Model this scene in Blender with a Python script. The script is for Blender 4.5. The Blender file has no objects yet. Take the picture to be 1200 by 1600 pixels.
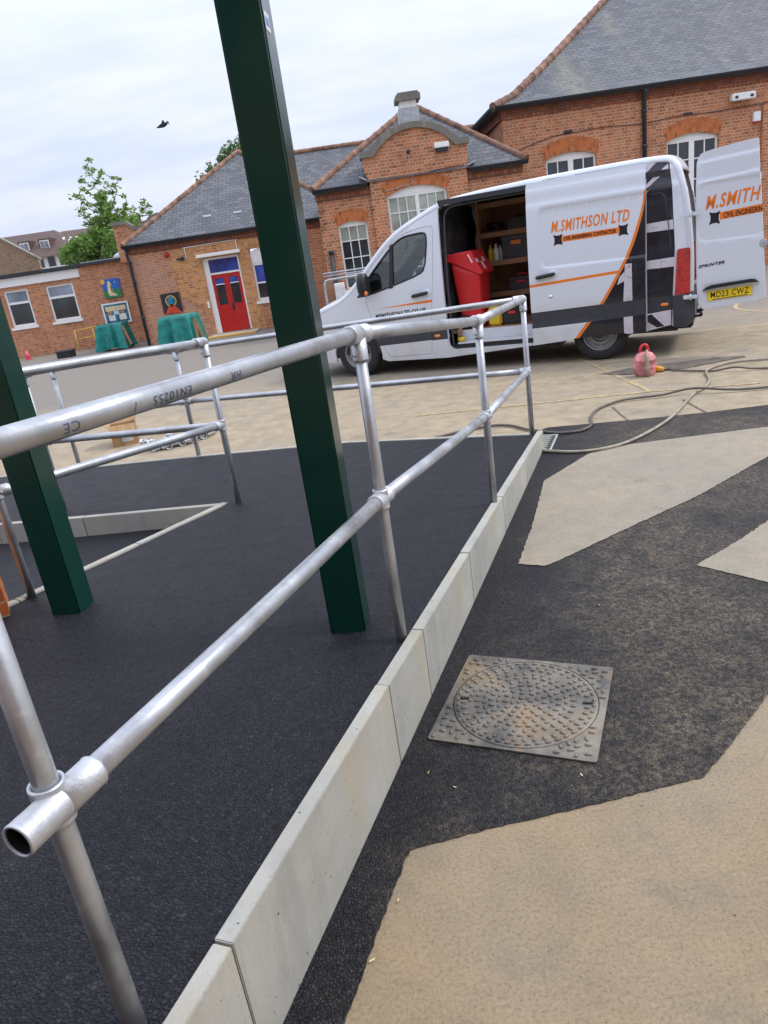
import bpy, bmesh, math, random
from math import sin, cos, pi, radians, sqrt, atan2, acos
from mathutils import Vector, Matrix
from mathutils.geometry import delaunay_2d_cdt

# ------------------------------------------------------------------ camera, sky, sun, exposure
SC = bpy.context.scene
COL = SC.collection
def setup_camera():
    p = radians(19.6); r = radians(8.4)
    fw = Vector((0, cos(p), -sin(p))); rt = Vector((1, 0, 0)); up = rt.cross(fw)
    R = rt*cos(r) - up*sin(r); U = up*cos(r) + rt*sin(r)
    cd = bpy.data.cameras.new('camera'); co = bpy.data.objects.new('camera', cd); COL.objects.link(co)
    M = Matrix.Identity(4)
    for i in range(3):
        M[i][0] = R[i]; M[i][1] = U[i]; M[i][2] = -fw[i]
    M[0][3], M[1][3], M[2][3] = 0, 0, 1.70
    co.matrix_world = M
    cd.sensor_fit = 'VERTICAL'; cd.sensor_height = 36; cd.lens = 36*1112/1600
    cd.clip_start = 0.05; cd.clip_end = 2000
    SC.camera = co
setup_camera()

SUN_EL, SUN_AZ = radians(50), radians(93)      # azimuth clockwise from +Y
def setup_light():
    w = bpy.data.worlds.new('World'); SC.world = w; w.use_nodes = True
    nt = w.node_tree; nt.nodes.clear()
    N = lambda t: nt.nodes.new(t); L = nt.links.new
    sky = N('ShaderNodeTexSky'); sky.sky_type = 'NISHITA'; sky.sun_disc = False
    sky.sun_elevation = SUN_EL; sky.sun_rotation = SUN_AZ
    tc = N('ShaderNodeTexCoord'); sep = N('ShaderNodeSeparateXYZ'); L(tc.outputs['Generated'], sep.inputs[0])
    # project the direction on a cloud layer
    zz = N('ShaderNodeMath'); zz.operation = 'MAXIMUM'; L(sep.outputs['Z'], zz.inputs[0]); zz.inputs[1].default_value = 0.0
    za = N('ShaderNodeMath'); za.operation = 'ADD'; L(zz.outputs[0], za.inputs[0]); za.inputs[1].default_value = 0.22
    dv = N('ShaderNodeVectorMath'); dv.operation = 'DIVIDE'; L(tc.outputs['Generated'], dv.inputs[0])
    cb = N('ShaderNodeCombineXYZ'); [L(za.outputs[0], cb.inputs[i]) for i in range(3)]; L(cb.outputs[0], dv.inputs[1])
    mp = N('ShaderNodeMapping'); L(dv.outputs[0], mp.inputs[0]); mp.inputs['Scale'].default_value = (0.9, 1.9, 0.6); mp.inputs['Rotation'].default_value = (0, 0, 0.35)
    nz = N('ShaderNodeTexNoise'); L(mp.outputs[0], nz.inputs['Vector']); nz.inputs['Scale'].default_value = 1.7; nz.inputs['Detail'].default_value = 6; nz.inputs['Roughness'].default_value = 0.55
    rp = N('ShaderNodeValToRGB'); L(nz.outputs['Fac'], rp.inputs[0])
    rp.color_ramp.elements[0].position = 0.36; rp.color_ramp.elements[0].color = (0.62, 0.69, 0.87, 1)
    rp.color_ramp.elements[1].position = 0.62; rp.color_ramp.elements[1].color = (0.76, 0.80, 0.945, 1)
    # overcast sky: brighter towards the zenith
    pw = N('ShaderNodeMath'); pw.operation = 'POWER'; L(zz.outputs[0], pw.inputs[0]); pw.inputs[1].default_value = 1.25
    ml = N('ShaderNodeMath'); ml.operation = 'MULTIPLY_ADD'; L(pw.outputs[0], ml.inputs[0]); ml.inputs[1].default_value = 1.05; ml.inputs[2].default_value = 0.83
    b1 = N('ShaderNodeBackground'); L(sky.outputs[0], b1.inputs[0]); b1.inputs[1].default_value = 0.06
    b2 = N('ShaderNodeBackground'); L(rp.outputs[0], b2.inputs[0]); L(ml.outputs[0], b2.inputs[1])
    mx = N('ShaderNodeMixShader'); mx.inputs[0].default_value = 0.88
    L(b1.outputs[0], mx.inputs[1]); L(b2.outputs[0], mx.inputs[2])
    out = N('ShaderNodeOutputWorld'); L(mx.outputs[0], out.inputs[0])
    sd = bpy.data.lights.new('sun', 'SUN'); so = bpy.data.objects.new('sun', sd); COL.objects.link(so)
    sd.energy = 1.5; sd.angle = radians(14); sd.color = (1.0, 0.94, 0.85)
    d = Vector((sin(SUN_AZ)*cos(SUN_EL), cos(SUN_AZ)*cos(SUN_EL), sin(SUN_EL)))
    so.rotation_euler = d.to_track_quat('Z', 'Y').to_euler()
    so.location = (8, -3, 12)
setup_light()
VS = SC.view_settings
VS.view_transform = 'Standard'; VS.look = 'None'; VS.gamma = 1; VS.exposure = 0.45; VS.use_curve_mapping = False
SC.cycles.max_bounces = 8; SC.cycles.transparent_max_bounces = 12
SC.cycles.sample_clamp_indirect = 6

# ------------------------------------------------------------------ material helpers
class M:
    def __init__(s, name):
        s.m = bpy.data.materials.new(name); s.m.use_nodes = True
        s.nt = s.m.node_tree; s.b = s.nt.nodes['Principled BSDF']; s._tc = None
    def n(s, t, **k):
        o = s.nt.nodes.new(t)
        for a, v in k.items():
            if a.startswith('_'): setattr(o, a[1:], v)
        for a, v in k.items():
            if not a.startswith('_'): s.put(o, a.replace('__', ' '), v)
        return o
    def put(s, o, key, v):
        if isinstance(key, str) and key.isdigit(): key = int(key)
        i = o.inputs[key]
        if hasattr(v, 'is_linked') or isinstance(v, bpy.types.NodeSocket): s.nt.links.new(v, i)
        else:
            if isinstance(v, tuple) and len(v) == 3 and i.type == 'RGBA': v = (*v, 1)
            i.default_value = v
    def tc(s, which='Object'):
        if s._tc is None: s._tc = s.nt.nodes.new('ShaderNodeTexCoord')
        return s._tc.outputs[which]
    def noise(s, scale, detail=4, rough=.55, vec=None, out='Fac'):
        return s.n('ShaderNodeTexNoise', Vector=vec or s.tc(), Scale=scale, Detail=detail, Roughness=rough).outputs[out]
    def vor(s, scale, vec=None, feature='F1', out='Distance'):
        return s.n('ShaderNodeTexVoronoi', _feature=feature, Vector=vec or s.tc(), Scale=scale).outputs[out]
    def ramp(s, fac, *stops):
        o = s.n('ShaderNodeValToRGB'); s.nt.links.new(fac, o.inputs[0]); e = o.color_ramp.elements
        while len(e) < len(stops): e.new(.5)
        for el, (p, c) in zip(e, stops):
            el.position = p; el.color = (c, c, c, 1) if isinstance(c, (int, float)) else (*c, 1)
        return o.outputs[0]
    def mix(s, fac, a, b, mode='MIX'):
        o = s.n('ShaderNodeMix', _data_type='RGBA', _blend_type=mode)
        s.put(o, 0, fac); s.put(o, 6, a); s.put(o, 7, b)
        return o.outputs[2]
    def math(s, op, a, b=0.0, c=0.0):
        o = s.n('ShaderNodeMath', _operation=op); s.put(o, 0, a); s.put(o, 1, b); s.put(o, 2, c)
        return o.outputs[0]
    def mapping(s, vec, scale=(1,1,1), rot=(0,0,0), loc=(0,0,0)):
        return s.n('ShaderNodeMapping', Vector=vec, Scale=scale, Rotation=rot, Location=loc).outputs[0]
    def bump(s, h, strength=.5, dist=.01, normal=None):
        k = dict(Height=h, Strength=strength, Distance=dist)
        if normal is not None: k['Normal'] = normal
        o = s.n('ShaderNodeBump', **k); s.put(s.b, 'Normal', o.outputs[0]); return o.outputs[0]
    def set(s, **k):
        for a, v in k.items(): s.put(s.b, a.replace('__', ' '), v)
        return s
def simple(name, col, rough=.5, metal=0.0, var=0.12, scale=14, spec=.5, coat=0.0, bump=0.0):
    m = M(name)
    f = m.noise(scale, 5)
    dark = tuple(c*(1-var*1.6) for c in col); lite = tuple(min(1, c*(1+var)) for c in col)
    m.set(Base__Color=m.ramp(f, (.3, dark), (.7, lite)), Metallic=metal, Specular__IOR__Level=spec, Coat__Weight=coat)
    m.set(Roughness=m.ramp(m.noise(scale*2.3, 3), (.3, max(0, rough-.08)), (.7, min(1, rough+.08))))
    if bump: m.bump(m.noise(scale*6, 4), bump, .004)
    return m.m

def asphalt(name, dust=0.0):
    m = M(name)
    stone = m.n('ShaderNodeTexVoronoi', _feature='F1', Vector=m.tc(), Scale=105.0)
    edge = m.vor(105, feature='DISTANCE_TO_EDGE'); v2 = m.vor(190)
    cell = m.n('ShaderNodeSeparateColor', Color=stone.outputs['Color']).outputs[0]
    big = m.noise(1.1, 6, .62); mid = m.noise(8, 6, .65); clump = m.noise(38, 5, .7)
    base = m.mix(m.ramp(cell, (.1, 0.), (.95, 1.)), (.0028, .0034, .0060), (.0200, .0232, .0380))
    base = m.mix(m.ramp(clump, (.32, .85), (.50, 0.)), base, (.0022, .0024, .0036))
    base = m.mix(m.ramp(edge, (.03, .85), (.14, 0.)), base, (.0015, .0016, .0024))
    base = m.mix(m.ramp(big, (.42, 0.), (.7, .35)), base, (.0135, .0138, .018))
    base = m.mix(m.math('MULTIPLY', m.ramp(cell, (.985, 0.), (.99, 1.)), .15), base, (.12, .11, .10))
    if dust:
        # dust trodden in from the yard; least along the new kerb
        fine = m.noise(105, 6, .85); sp = m.noise(42, 5, .75)
        sep = m.n('ShaderNodeSeparateXYZ', Vector=m.tc())
        away = m.math('ADD', m.math('MULTIPLY', m.math('ADD', sep.outputs[0], .0702), .927), m.math('MULTIPLY', m.math('ADD', sep.outputs[1], -2.095), -.3746))
        dmask = m.math('MULTIPLY', m.ramp(big, (.36, .10), (.60, 1.)), m.ramp(mid, (.32, .30), (.66, 1.)))
        dmask = m.math('MULTIPLY', dmask, m.ramp(m.math('ADD', away, m.math('MULTIPLY', mid, .3)), (.22, .12), (.80, 1.)))
        k = m.math('MULTIPLY', m.ramp(m.math('ADD', m.math('MULTIPLY', fine, .55), m.math('MULTIPLY', sp, .45)), (.46, 0.), (.57, 1.)), dmask)
        base = m.mix(m.math('MULTIPLY', k, dust), base, (.27, .22, .145))
        base = m.mix(m.math('MULTIPLY', dmask, .22), base, (.15, .122, .082))
        grit = m.vor(48); base = m.mix(m.ramp(m.math('ADD', grit, m.math('MULTIPLY', mid, .2)), (.15, .7), (.17, 0.)), base, (.26, .21, .15))
    m.set(Base__Color=base, Roughness=m.ramp(mid, (.3, .40), (.7, .58)), Specular__IOR__Level=.36)
    h = m.math('ADD', m.math('MULTIPLY', m.math('MINIMUM', edge, .30), 2.2), m.math('MULTIPLY', clump, 1.4))
    h = m.math('ADD', m.math('ADD', h, m.math('MULTIPLY', cell, .35)), m.math('MULTIPLY', v2, -.25))
    m.bump(h, 1.0, .0055)
    return m.m

def old_tarmac(name, warm=1.0):
    m = M(name)
    P = m.tc()
    big = m.noise(.55, 6, .6); mid = m.noise(5, 6, .65); fine = m.noise(88, 8, .88); sp = m.vor(60)
    sep = m.n('ShaderNodeSeparateXYZ', Vector=P)
    yy = m.math('ADD', sep.outputs[1], m.math('MULTIPLY', big, 3.0))
    far = m.ramp(m.math('MULTIPLY', yy, 1/24.), (.47, 0.), (.62, 1.))
    near = m.ramp(m.math('MULTIPLY', yy, 1/10.), (.30, 1.), (.62, 0.))
    # sand blown over the middle of the yard, browner worn surface in front, greyer beyond
    base = m.mix(near, (.41, .335, .23), (.318, .240, .146))
    base = m.mix(m.ramp(mid, (.30, .7), (.62, 0.)), base, (.225, .18, .12))
    base = m.mix(m.ramp(big, (.46, 0.), (.66, .5)), base, (.275, .25, .21))
    base = m.mix(m.math('MULTIPLY', far, .92), base, (.215, .195, .172))
    base = m.mix(m.ramp(fine, (.37, .8), (.50, 0.)), base, (.12, .096, .068))
    base = m.mix(m.ramp(m.math('ADD', sp, m.math('MULTIPLY', mid, .3)), (.20, .6), (.26, 0.)), base, (.11, .09, .068))
    base = m.mix(m.ramp(fine, (.55, 0.), (.70, .65)), base, (.50, .42, .31))
    st = m.noise(2.2, 6, .7); base = m.mix(m.ramp(st, (.56, 0.), (.70, .45)), base, (.15, .125, .10))
    dots = m.vor(14); base = m.mix(m.ramp(m.math('ADD', dots, m.math('MULTIPLY', mid, .25)), (.14, .8), (.165, 0.)), base, (.08, .064, .05))
    m.set(Base__Color=base, Roughness=.86, Specular__IOR__Level=.25)
    m.bump(m.math('ADD', m.noise(210, 4, .7), m.math('MULTIPLY', sp, -.3)), .5, .002)
    return m.m

def pale_island(name):
    m = M(name)
    big = m.noise(1.1, 6, .6); mid = m.noise(7, 6, .65); fine = m.noise(92, 8, .88)
    base = m.mix(m.ramp(big, (.35, 0.), (.65, 1.)), (.36, .305, .225), (.285, .26, .21))
    base = m.mix(m.ramp(mid, (.32, .35), (.58, 0.)), base, (.20, .18, .145))
    st = m.noise(3.1, 6, .7); base = m.mix(m.ramp(st, (.58, 0.), (.72, .45)), base, (.15, .14, .12))
    base = m.mix(m.ramp(fine, (.37, .75), (.49, 0.)), base, (.12, .105, .085))
    base = m.mix(m.ramp(fine, (.56, 0.), (.70, .55)), base, (.48, .43, .35))
    m.set(Base__Color=base, Roughness=.86, Specular__IOR__Level=.25)
    m.bump(m.noise(210, 4, .7), .5, .002)
    return m.m

def concrete(name, col=(.42, .415, .37), waffle=True):
    m = M(name)
    P = m.tc()
    big = m.noise(3.2, 5, .6); fine = m.noise(120, 4, .65); stretch = m.noise(1, 5, .6, m.mapping(P, (7, 7, 1.4)))
    base = m.mix(m.ramp(big, (.35, 0.), (.7, 1.)), tuple(c*.82 for c in col), tuple(c*1.06 for c in col))
    base = m.mix(m.ramp(stretch, (.52, 0.), (.68, .45)), base, (.41, .35, .235))
    base = m.mix(m.ramp(stretch, (.32, .5), (.46, 0.)), base, (.25, .26, .255))
    base = m.mix(m.ramp(fine, (.32, .35), (.46, 0.)), base, tuple(c*.6 for c in col))
    dots2 = m.vor(47); base = m.mix(m.ramp(m.math('ADD', dots2, m.math('MULTIPLY', m.noise(6, 4), .5)), (.26, .9), (.29, 0.)), base, (.06, .057, .05))
    dots = m.vor(22); base = m.mix(m.ramp(m.math('ADD', dots, m.math('MULTIPLY', big, .2)), (.15, .9), (.175, 0.)), base, (.05, .048, .045))
    m.set(Base__Color=base, Roughness=.85, Specular__IOR__Level=.3)
    w = m.n('ShaderNodeTexVoronoi', _feature='F1', Vector=P, Scale=95.0, Randomness=.25).outputs['Distance']
    m.bump(m.math('ADD', m.math('MULTIPLY', w, .8 if waffle else .2), m.math('MULTIPLY', fine, .6)), .5, .002)
    return m.m

def galv(name, col=(.60, .62, .64), rough=.30, cast=False):
    m = M(name)
    big = m.noise(6, 5, .65); fl = m.vor(60, out='Color'); f2 = m.n('ShaderNodeSeparateColor', Color=fl).outputs[0]
    base = m.mix(m.ramp(big, (.35, 0.), (.68, 1.)), tuple(c*.80 for c in col), tuple(min(1, c*1.18) for c in col))
    if not cast: base = m.mix(m.ramp(m.noise(24, 5, .7), (.60, 0.), (.70, .55)), base, (.72, .70, .64))
    m.set(Base__Color=base, Metallic=.68 if not cast else .75)
    m.set(Roughness=m.math('ADD', m.ramp(big, (.3, rough-.05), (.7, rough+.14)), m.math('MULTIPLY', f2, .06)))
    m.bump(m.math('ADD', m.noise(14, 4), m.math('MULTIPLY', m.noise(150, 3), .25 if not cast else .6)), .22 if not cast else .3, .004)
    return m.m

def brick(name, c1, c2, mortar, wash=None, washamt=.0, roww=.225, rowh=.075, gap=.007, soot=.5, vert=False):
    m = M(name)
    uv = m.tc('UV')
    if vert: uv = m.mapping(uv, (1, 1, 1), (0, 0, pi/2))
    wob = m.noise(3.0, 2, vec=uv, out='Color')
    uvw = m.mix(.004, uv, wob, 'ADD')
    t = m.n('ShaderNodeTexBrick', _offset=.5, _offset_frequency=2, _squash=.5 if not vert else 1., _squash_frequency=2,
            Vector=uvw, Color1=c1, Color2=c2, Mortar=mortar, Scale=1.0, Mortar__Size=gap, Mortar__Smooth=.3, Bias=.0, Brick__Width=roww, Row__Height=rowh)
    base = t.outputs['Color']; inv = m.math('SUBTRACT', 1.0, t.outputs['Fac'])
    # individual bricks vary; some burnt dark
    cell = m.n('ShaderNodeTexWhiteNoise', _noise_dimensions='2D', Vector=m.n('ShaderNodeVectorMath', _operation='FLOOR', **{'0': m.mapping(uv, (1/.1125, 1/rowh, 1))}).outputs[0]).outputs[0]
    base = m.mix(m.math('MULTIPLY', m.ramp(cell, (.72, 0.), (1., .62)), inv), base, tuple(c*.45 for c in c2))
    base = m.mix(m.math('MULTIPLY', m.ramp(cell, (0., .4), (.22, 0.)), inv), base, tuple(min(1, c*1.25) for c in c1))
    big = m.noise(.8, 5, .65, uv); mid = m.noise(5, 5, .65, uv)
    base = m.mix(m.ramp(big, (.50, 0.), (.78, soot)), base, tuple(c*.5 for c in c2))
    base = m.mix(m.ramp(mid, (.62, 0.), (.76, .4)), base, mortar)
    if wash: base = m.mix(m.math('MULTIPLY', m.ramp(m.noise(1.6, 5, .6, uv), (.36, 0.), (.6, 1.)), washamt), base, wash)
    m.set(Base__Color=base, Roughness=.9, Specular__IOR__Level=.25)
    m.bump(m.math('ADD', m.math('MULTIPLY', inv, 1.0), m.math('MULTIPLY', m.noise(60, 3, .6, uv), .35)), .6, .008)
    return m.m

def slate(name, lichen=.0, tone=1.0, w=.25, h=.155, c1=(.088, .094, .106), c2=(.145, .151, .163)):
    m = M(name)
    uv = m.tc('UV'); wob = m.noise(2.5, 2, vec=uv, out='Color'); uvw = m.mix(.02, uv, wob, 'ADD')
    t = m.n('ShaderNodeTexBrick', _offset=.5, _offset_frequency=2, _squash=1., _squash_frequency=2, Vector=uvw,
            Color1=tuple(c*tone for c in c1), Color2=tuple(c*tone for c in c2), Mortar=tuple(c*.35*tone for c in c1),
            Scale=1.0, Mortar__Size=.008, Mortar__Smooth=.2, Bias=-.1, Brick__Width=w, Row__Height=h)
    base = t.outputs['Color']; inv = m.math('SUBTRACT', 1.0, t.outputs['Fac'])
    big = m.noise(.5, 5, .6, uv); mid = m.noise(6, 5, .7, uv)
    base = m.mix(m.ramp(mid, (.58, 0.), (.74, .4)), base, (.21, .215, .22))
    base = m.mix(m.ramp(mid, (.28, .5), (.42, 0.)), base, tuple(c*.6*tone for c in c1))
    if lichen:
        st = m.noise(1, 4, .6, m.mapping(uv, (.55, .16, 1)))
        base = m.mix(m.math('MULTIPLY', m.math('MULTIPLY', m.ramp(st, (.52, 0.), (.66, 1.)), m.ramp(mid, (.35, .2), (.6, 1.))), lichen), base, (.33, .31, .20))
    m.set(Base__Color=base, Roughness=.62, Specular__IOR__Level=.4)
    sep = m.n('ShaderNodeSeparateXYZ', Vector=uv); fr = m.math('FRACT', m.math('MULTIPLY', sep.outputs[1], 1/h))
    m.bump(m.math('ADD', m.math('MULTIPLY', inv, .5), m.math('MULTIPLY', fr, -.6)), .6, .012)
    return m.m

def paint_white(name, col=(.66, .70, .765)):
    m = M(name)
    g = m.noise(5, 5, .6)
    sep = m.n('ShaderNodeSeparateXYZ', Vector=m.tc())
    dirt = m.math('MULTIPLY', m.ramp(sep.outputs[2], (.15, 1.), (.95, 0.)), m.ramp(g, (.35, .15), (.7, .65)))
    m.set(Base__Color=m.mix(dirt, col, (.46, .42, .36)), Roughness=m.ramp(g, (.3, .26), (.7, .40)), Coat__Weight=.5, Coat__Roughness=.08, Specular__IOR__Level=.5)
    m.bump(m.noise(2.5, 2), .03, .02)
    return m.m

def glass(name, tint=(.55, .6, .6), refl=1.0, base=.35):
    m = M(name)
    nt = m.nt
    tr = m.n('ShaderNodeBsdfTransparent', Color=tint); gl = m.n('ShaderNodeBsdfGlossy', Color=(1, 1, 1), Roughness=.02)
    lw = m.n('ShaderNodeFresnel', IOR=1.5)
    f = m.math('ADD', m.math('MULTIPLY', lw.outputs[0], refl), .04)
    mx = m.n('ShaderNodeMixShader', **{'0': f, '1': tr.outputs[0], '2': gl.outputs[0]})
    nt.links.new(mx.outputs[0], nt.nodes['Material Output'].inputs[0])
    return m.m
def dark_pane(name, col=(.02, .023, .027), rough=.06):
    m = M(name)
    n = m.noise(1.2, 4, .6)
    m.set(Base__Color=m.ramp(n, (.35, col), (.7, tuple(min(1, c*2.6) for c in col))), Roughness=rough, Specular__IOR__Level=.6)
    m.bump(m.noise(1.4, 2), .05, .05)
    return m.m
def leaf(name, c1, c2):
    m = M(name)
    g = m.noise(2.2, 3, .6); oi = m.n('ShaderNodeNewGeometry').outputs['Random Per Island']
    col = m.mix(m.math('ADD', m.math('MULTIPLY', g, .5), m.math('MULTIPLY', oi, .5)), c1, c2)
    m.set(Base__Color=col, Roughness=.55, Specular__IOR__Level=.3)
    t = m.n('ShaderNodeBsdfTranslucent', Color=m.mix(.5, col, (.25, .38, .04)))
    mx = m.n('ShaderNodeMixShader', **{'0': .3, '1': m.b.outputs[0], '2': t.outputs[0]})
    m.nt.links.new(mx.outputs[0], m.nt.nodes['Material Output'].inputs[0])
    return m.m
def distressed(name):
    m = M(name)
    n = m.noise(11, 6, .7); v = m.vor(9, feature='DISTANCE_TO_EDGE')
    k = m.math('MULTIPLY', m.ramp(v, (.008, 1.), (.02, 0.)), m.ramp(n, (.5, 0.), (.58, 1.)))
    k = m.math('MAXIMUM', k, m.ramp(m.noise(26, 5, .75), (.66, 0.), (.70, .9)))
    m.set(Base__Color=m.mix(k, (.58, .55, .60), (.03, .032, .05)), Roughness=.35, Coat__Weight=.3)
    return m.m

MT = {}
MT['asphalt'] = asphalt('new_asphalt'); MT['asphalt_dusty'] = asphalt('dusty_asphalt', 1.0)
MT['tarmac'] = old_tarmac('old_tarmac'); MT['island'] = pale_island('pale_concrete_island')
MT['kerb'] = concrete('kerb_concrete'); MT['coping'] = concrete('weathered_coping', (.20, .185, .155), False)
MT['galv'] = galv('galvanised_tube', (.475, .495, .515), .30); MT['cast'] = galv('cast_galvanised_fitting', (.60, .62, .65), .42, True)
MT['ink'] = simple('blue_ink', (.06, .08, .16), .5)
def green_coat():
    m = M('green_powder_coat')
    g = m.noise(6, 5); c = m.noise(55, 4, .7); str_ = m.noise(1, 5, .7, m.mapping(m.tc(), (60, 60, 5)))
    base = m.mix(g, (.002, .030, .021), (.0025, .044, .030))
    base = m.mix(m.ramp(str_, (.62, 0.), (.72, .16)), base, (.12, .15, .13))
    base = m.mix(m.ramp(c, (.745, 0.), (.765, .8)), base, (.38, .40, .38))
    m.set(Base__Color=base, Roughness=m.ramp(g, (.3, .17), (.7, .26)))
    return m.m
MT['green'] = green_coat()
MT['brick'] = brick('orange_brick', (.56, .225, .105), (.41, .155, .078), (.58, .45, .32), soot=.4)
MT['brick_tan'] = brick('tan_brick', (.64, .30, .105), (.50, .205, .08), (.60, .46, .30), soot=.25)
MT['brick_wash'] = brick('washed_brick', (.55, .23, .115), (.41, .155, .08), (.58, .47, .36), (.50, .34, .25), .35, soot=.3)
MT['brick_new'] = brick('new_orange_brick', (.62, .17, .045), (.52, .13, .035), (.62, .45, .24), gap=.006, soot=.0)
MT['rubbed'] = brick('rubbed_brick_arch', (.55, .18, .065), (.44, .135, .05), (.40, .19, .10), roww=.3, rowh=.068, gap=.003, soot=.2, vert=False)
MT['cornice'] = brick('cornice_brick', (.36, .13, .07), (.25, .085, .05), (.12, .07, .05), roww=.11, rowh=.11, gap=.012, soot=.3)
MT['brick_brown'] = brick('far_brown_brick', (.34, .23, .15), (.28, .19, .12), (.33, .25, .18), soot=.1)
MT['slate'] = slate('grey_slate'); MT['slate_l'] = slate('lichened_slate', .45)
MT['browntile'] = slate('brown_roof_tile', 0, 1., .2, .14, (.095, .058, .045), (.13, .08, .064))
MT['terracotta'] = simple('terracotta_ridge', (.245, .135, .092), .9, var=.35, scale=4)
MT['black'] = simple('black_gutter', (.022, .026, .036), .4)
MT['lead'] = simple('lead_sheet', (.42, .44, .46), .55, var=.15)
MT['whitepaint'] = simple('white_paint', (.84, .84, .81), .5, var=.05)
MT['pane'] = dark_pane('window_pane'); MT['pane_blind'] = dark_pane('window_pane_with_blind', (.20, .215, .18), .12)
MT['pane_blue'] = dark_pane('blue_window_pane', (.03, .05, .22), .15); MT['pane_grey'] = dark_pane('grey_window_pane', (.13, .15, .18), .1)
MT['red_door'] = simple('red_door_paint', (.52, .012, .010), .35, var=.1, coat=.2)
MT['white_van'] = paint_white('white_van_paint'); MT['van_grey'] = simple('grey_van_trim', (.036, .040, .050), .45)
MT['livery_black'] = simple('dark_livery_vinyl', (.012, .013, .022), .28, coat=.3, var=.25, scale=3); MT['orange'] = simple('orange_vinyl', (.80, .20, .018), .4, var=.05)
MT['band'] = distressed('distressed_pale_vinyl')
MT['rubber'] = simple('tyre_rubber', (.022, .022, .024), .8, bump=.3); MT['steel'] = simple('grey_steel_wheel', (.26, .265, .27), .4, .6)
MT['plastic'] = simple('black_plastic', (.014, .015, .018), .45); MT['dgrey'] = simple('dark_grey_plastic', (.045, .05, .06), .5)
MT['ply'] = simple('old_plywood', (.30, .165, .09), .7, var=.25, scale=3); MT['timber'] = simple('shelf_timber', (.34, .18, .095), .7, var=.2, scale=5)
MT['liner'] = simple('scuffed_black_liner', (.05, .05, .056), .6, var=.6, scale=5)
MT['glass'] = glass('car_glass', (.62, .70, .69), 1.3); MT['red_bin'] = simple('red_bin_plastic', (.62, .016, .022), .42, var=.06)
MT['redlens'] = simple('red_lens', (.50, .008, .016), .12, coat=.8, var=.3, scale=22); MT['amber'] = simple('amber_lens', (.85, .26, .02), .2, coat=.5)
MT['yellow'] = simple('yellow_plastic', (.72, .50, .02), .45); MT['plate'] = simple('yellow_number_plate', (.80, .58, .015), .35)
MT['bottlewhite'] = simple('white_plastic', (.75, .75, .73), .4); MT['chrome'] = simple('bright_steel', (.7, .7, .7), .25, .9)
MT['pinkcan'] = simple('faded_red_plastic', (.64, .235, .235), .6, var=.45, scale=9); MT['redcan'] = simple('fresh_red_plastic', (.60, .03, .035), .45)
MT['tan_hose'] = simple('tan_hose_rubber', (.34, .30, .23), .6, var=.2); MT['dark_hose'] = simple('dark_hose_rubber', (.12, .105, .085), .6, var=.2)
MT['plug'] = simple('orange_connector', (.78, .33, .02), .5); MT['lineyel'] = simple('worn_yellow_line', (.46, .35, .19), .85, var=.3, scale=18)
MT['stain'] = simple('damp_stain', (.135, .115, .092), .7, var=.3, scale=8); MT['iron'] = None
MT['tarp'] = simple('teal_tarpaulin', (.008, .215, .19), .42, var=.25, scale=6); MT['card'] = simple('cardboard', (.45, .28, .14), .8)
MT['boardblack'] = simple('black_board', (.018, .018, .02), .6); MT['skyblue'] = simple('blue_artpaint', (.02, .13, .52), .6); MT['grass_p'] = simple('green_artpaint', (.02, .22, .07), .6)
MT['cream'] = simple('cream_artpaint', (.72, .62, .36), .6); MT['yel_p'] = simple('yellow_artpaint', (.80, .45, .05), .6); MT['globe'] = simple('teal_artpaint', (.02, .20, .30), .6, var=.6, scale=12)
MT['red_p'] = simple('red_artpaint', (.62, .06, .02), .6, var=.3); MT['ppink'] = simple('pink_plastic', (.75, .12, .16), .5)
MT['bark'] = simple('bark', (.10, .085, .06), .9, var=.4); MT['leaf'] = leaf('bright_leaf', (.125, .23, .05), (.26, .40, .11)); MT['leaf_d'] = leaf('grey_green_leaf', (.075, .14, .055), (.15, .24, .11))
MT['feather'] = simple('dark_feather', (.02, .024, .03), .7); MT['sticker'] = simple('pale_sticker', (.62, .66, .70), .4, var=.05); MT['stickblue'] = simple('blue_print', (.15, .22, .50), .4)
MT['seatgrey'] = simple('seat_cloth', (.05, .055, .06), .9); MT['shirt'] = simple('pale_blue_plastic', (.25, .42, .75), .5)
def iron():
    m = M('rusty_cast_iron')
    big = m.noise(5, 5, .65); mid = m.noise(24, 5, .7)
    base = m.mix(m.ramp(big, (.38, 0.), (.62, 1.)), (.095, .092, .085), (.26, .235, .19))
    base = m.mix(m.ramp(m.noise(3.4, 5, .6), (.52, 0.), (.68, .7)), base, (.30, .20, .105))
    base = m.mix(m.ramp(mid, (.60, 0.), (.75, .5)), base, (.20, .11, .055))
    base = m.mix(m.ramp(mid, (.25, .5), (.40, 0.)), base, (.07, .068, .065))
    m.set(Base__Color=base, Roughness=m.ramp(mid, (.3, .42), (.7, .7)), Metallic=.35)
    m.bump(m.noise(160, 4, .65), .4, .002)
    return m.m
MT['iron'] = iron()

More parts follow.
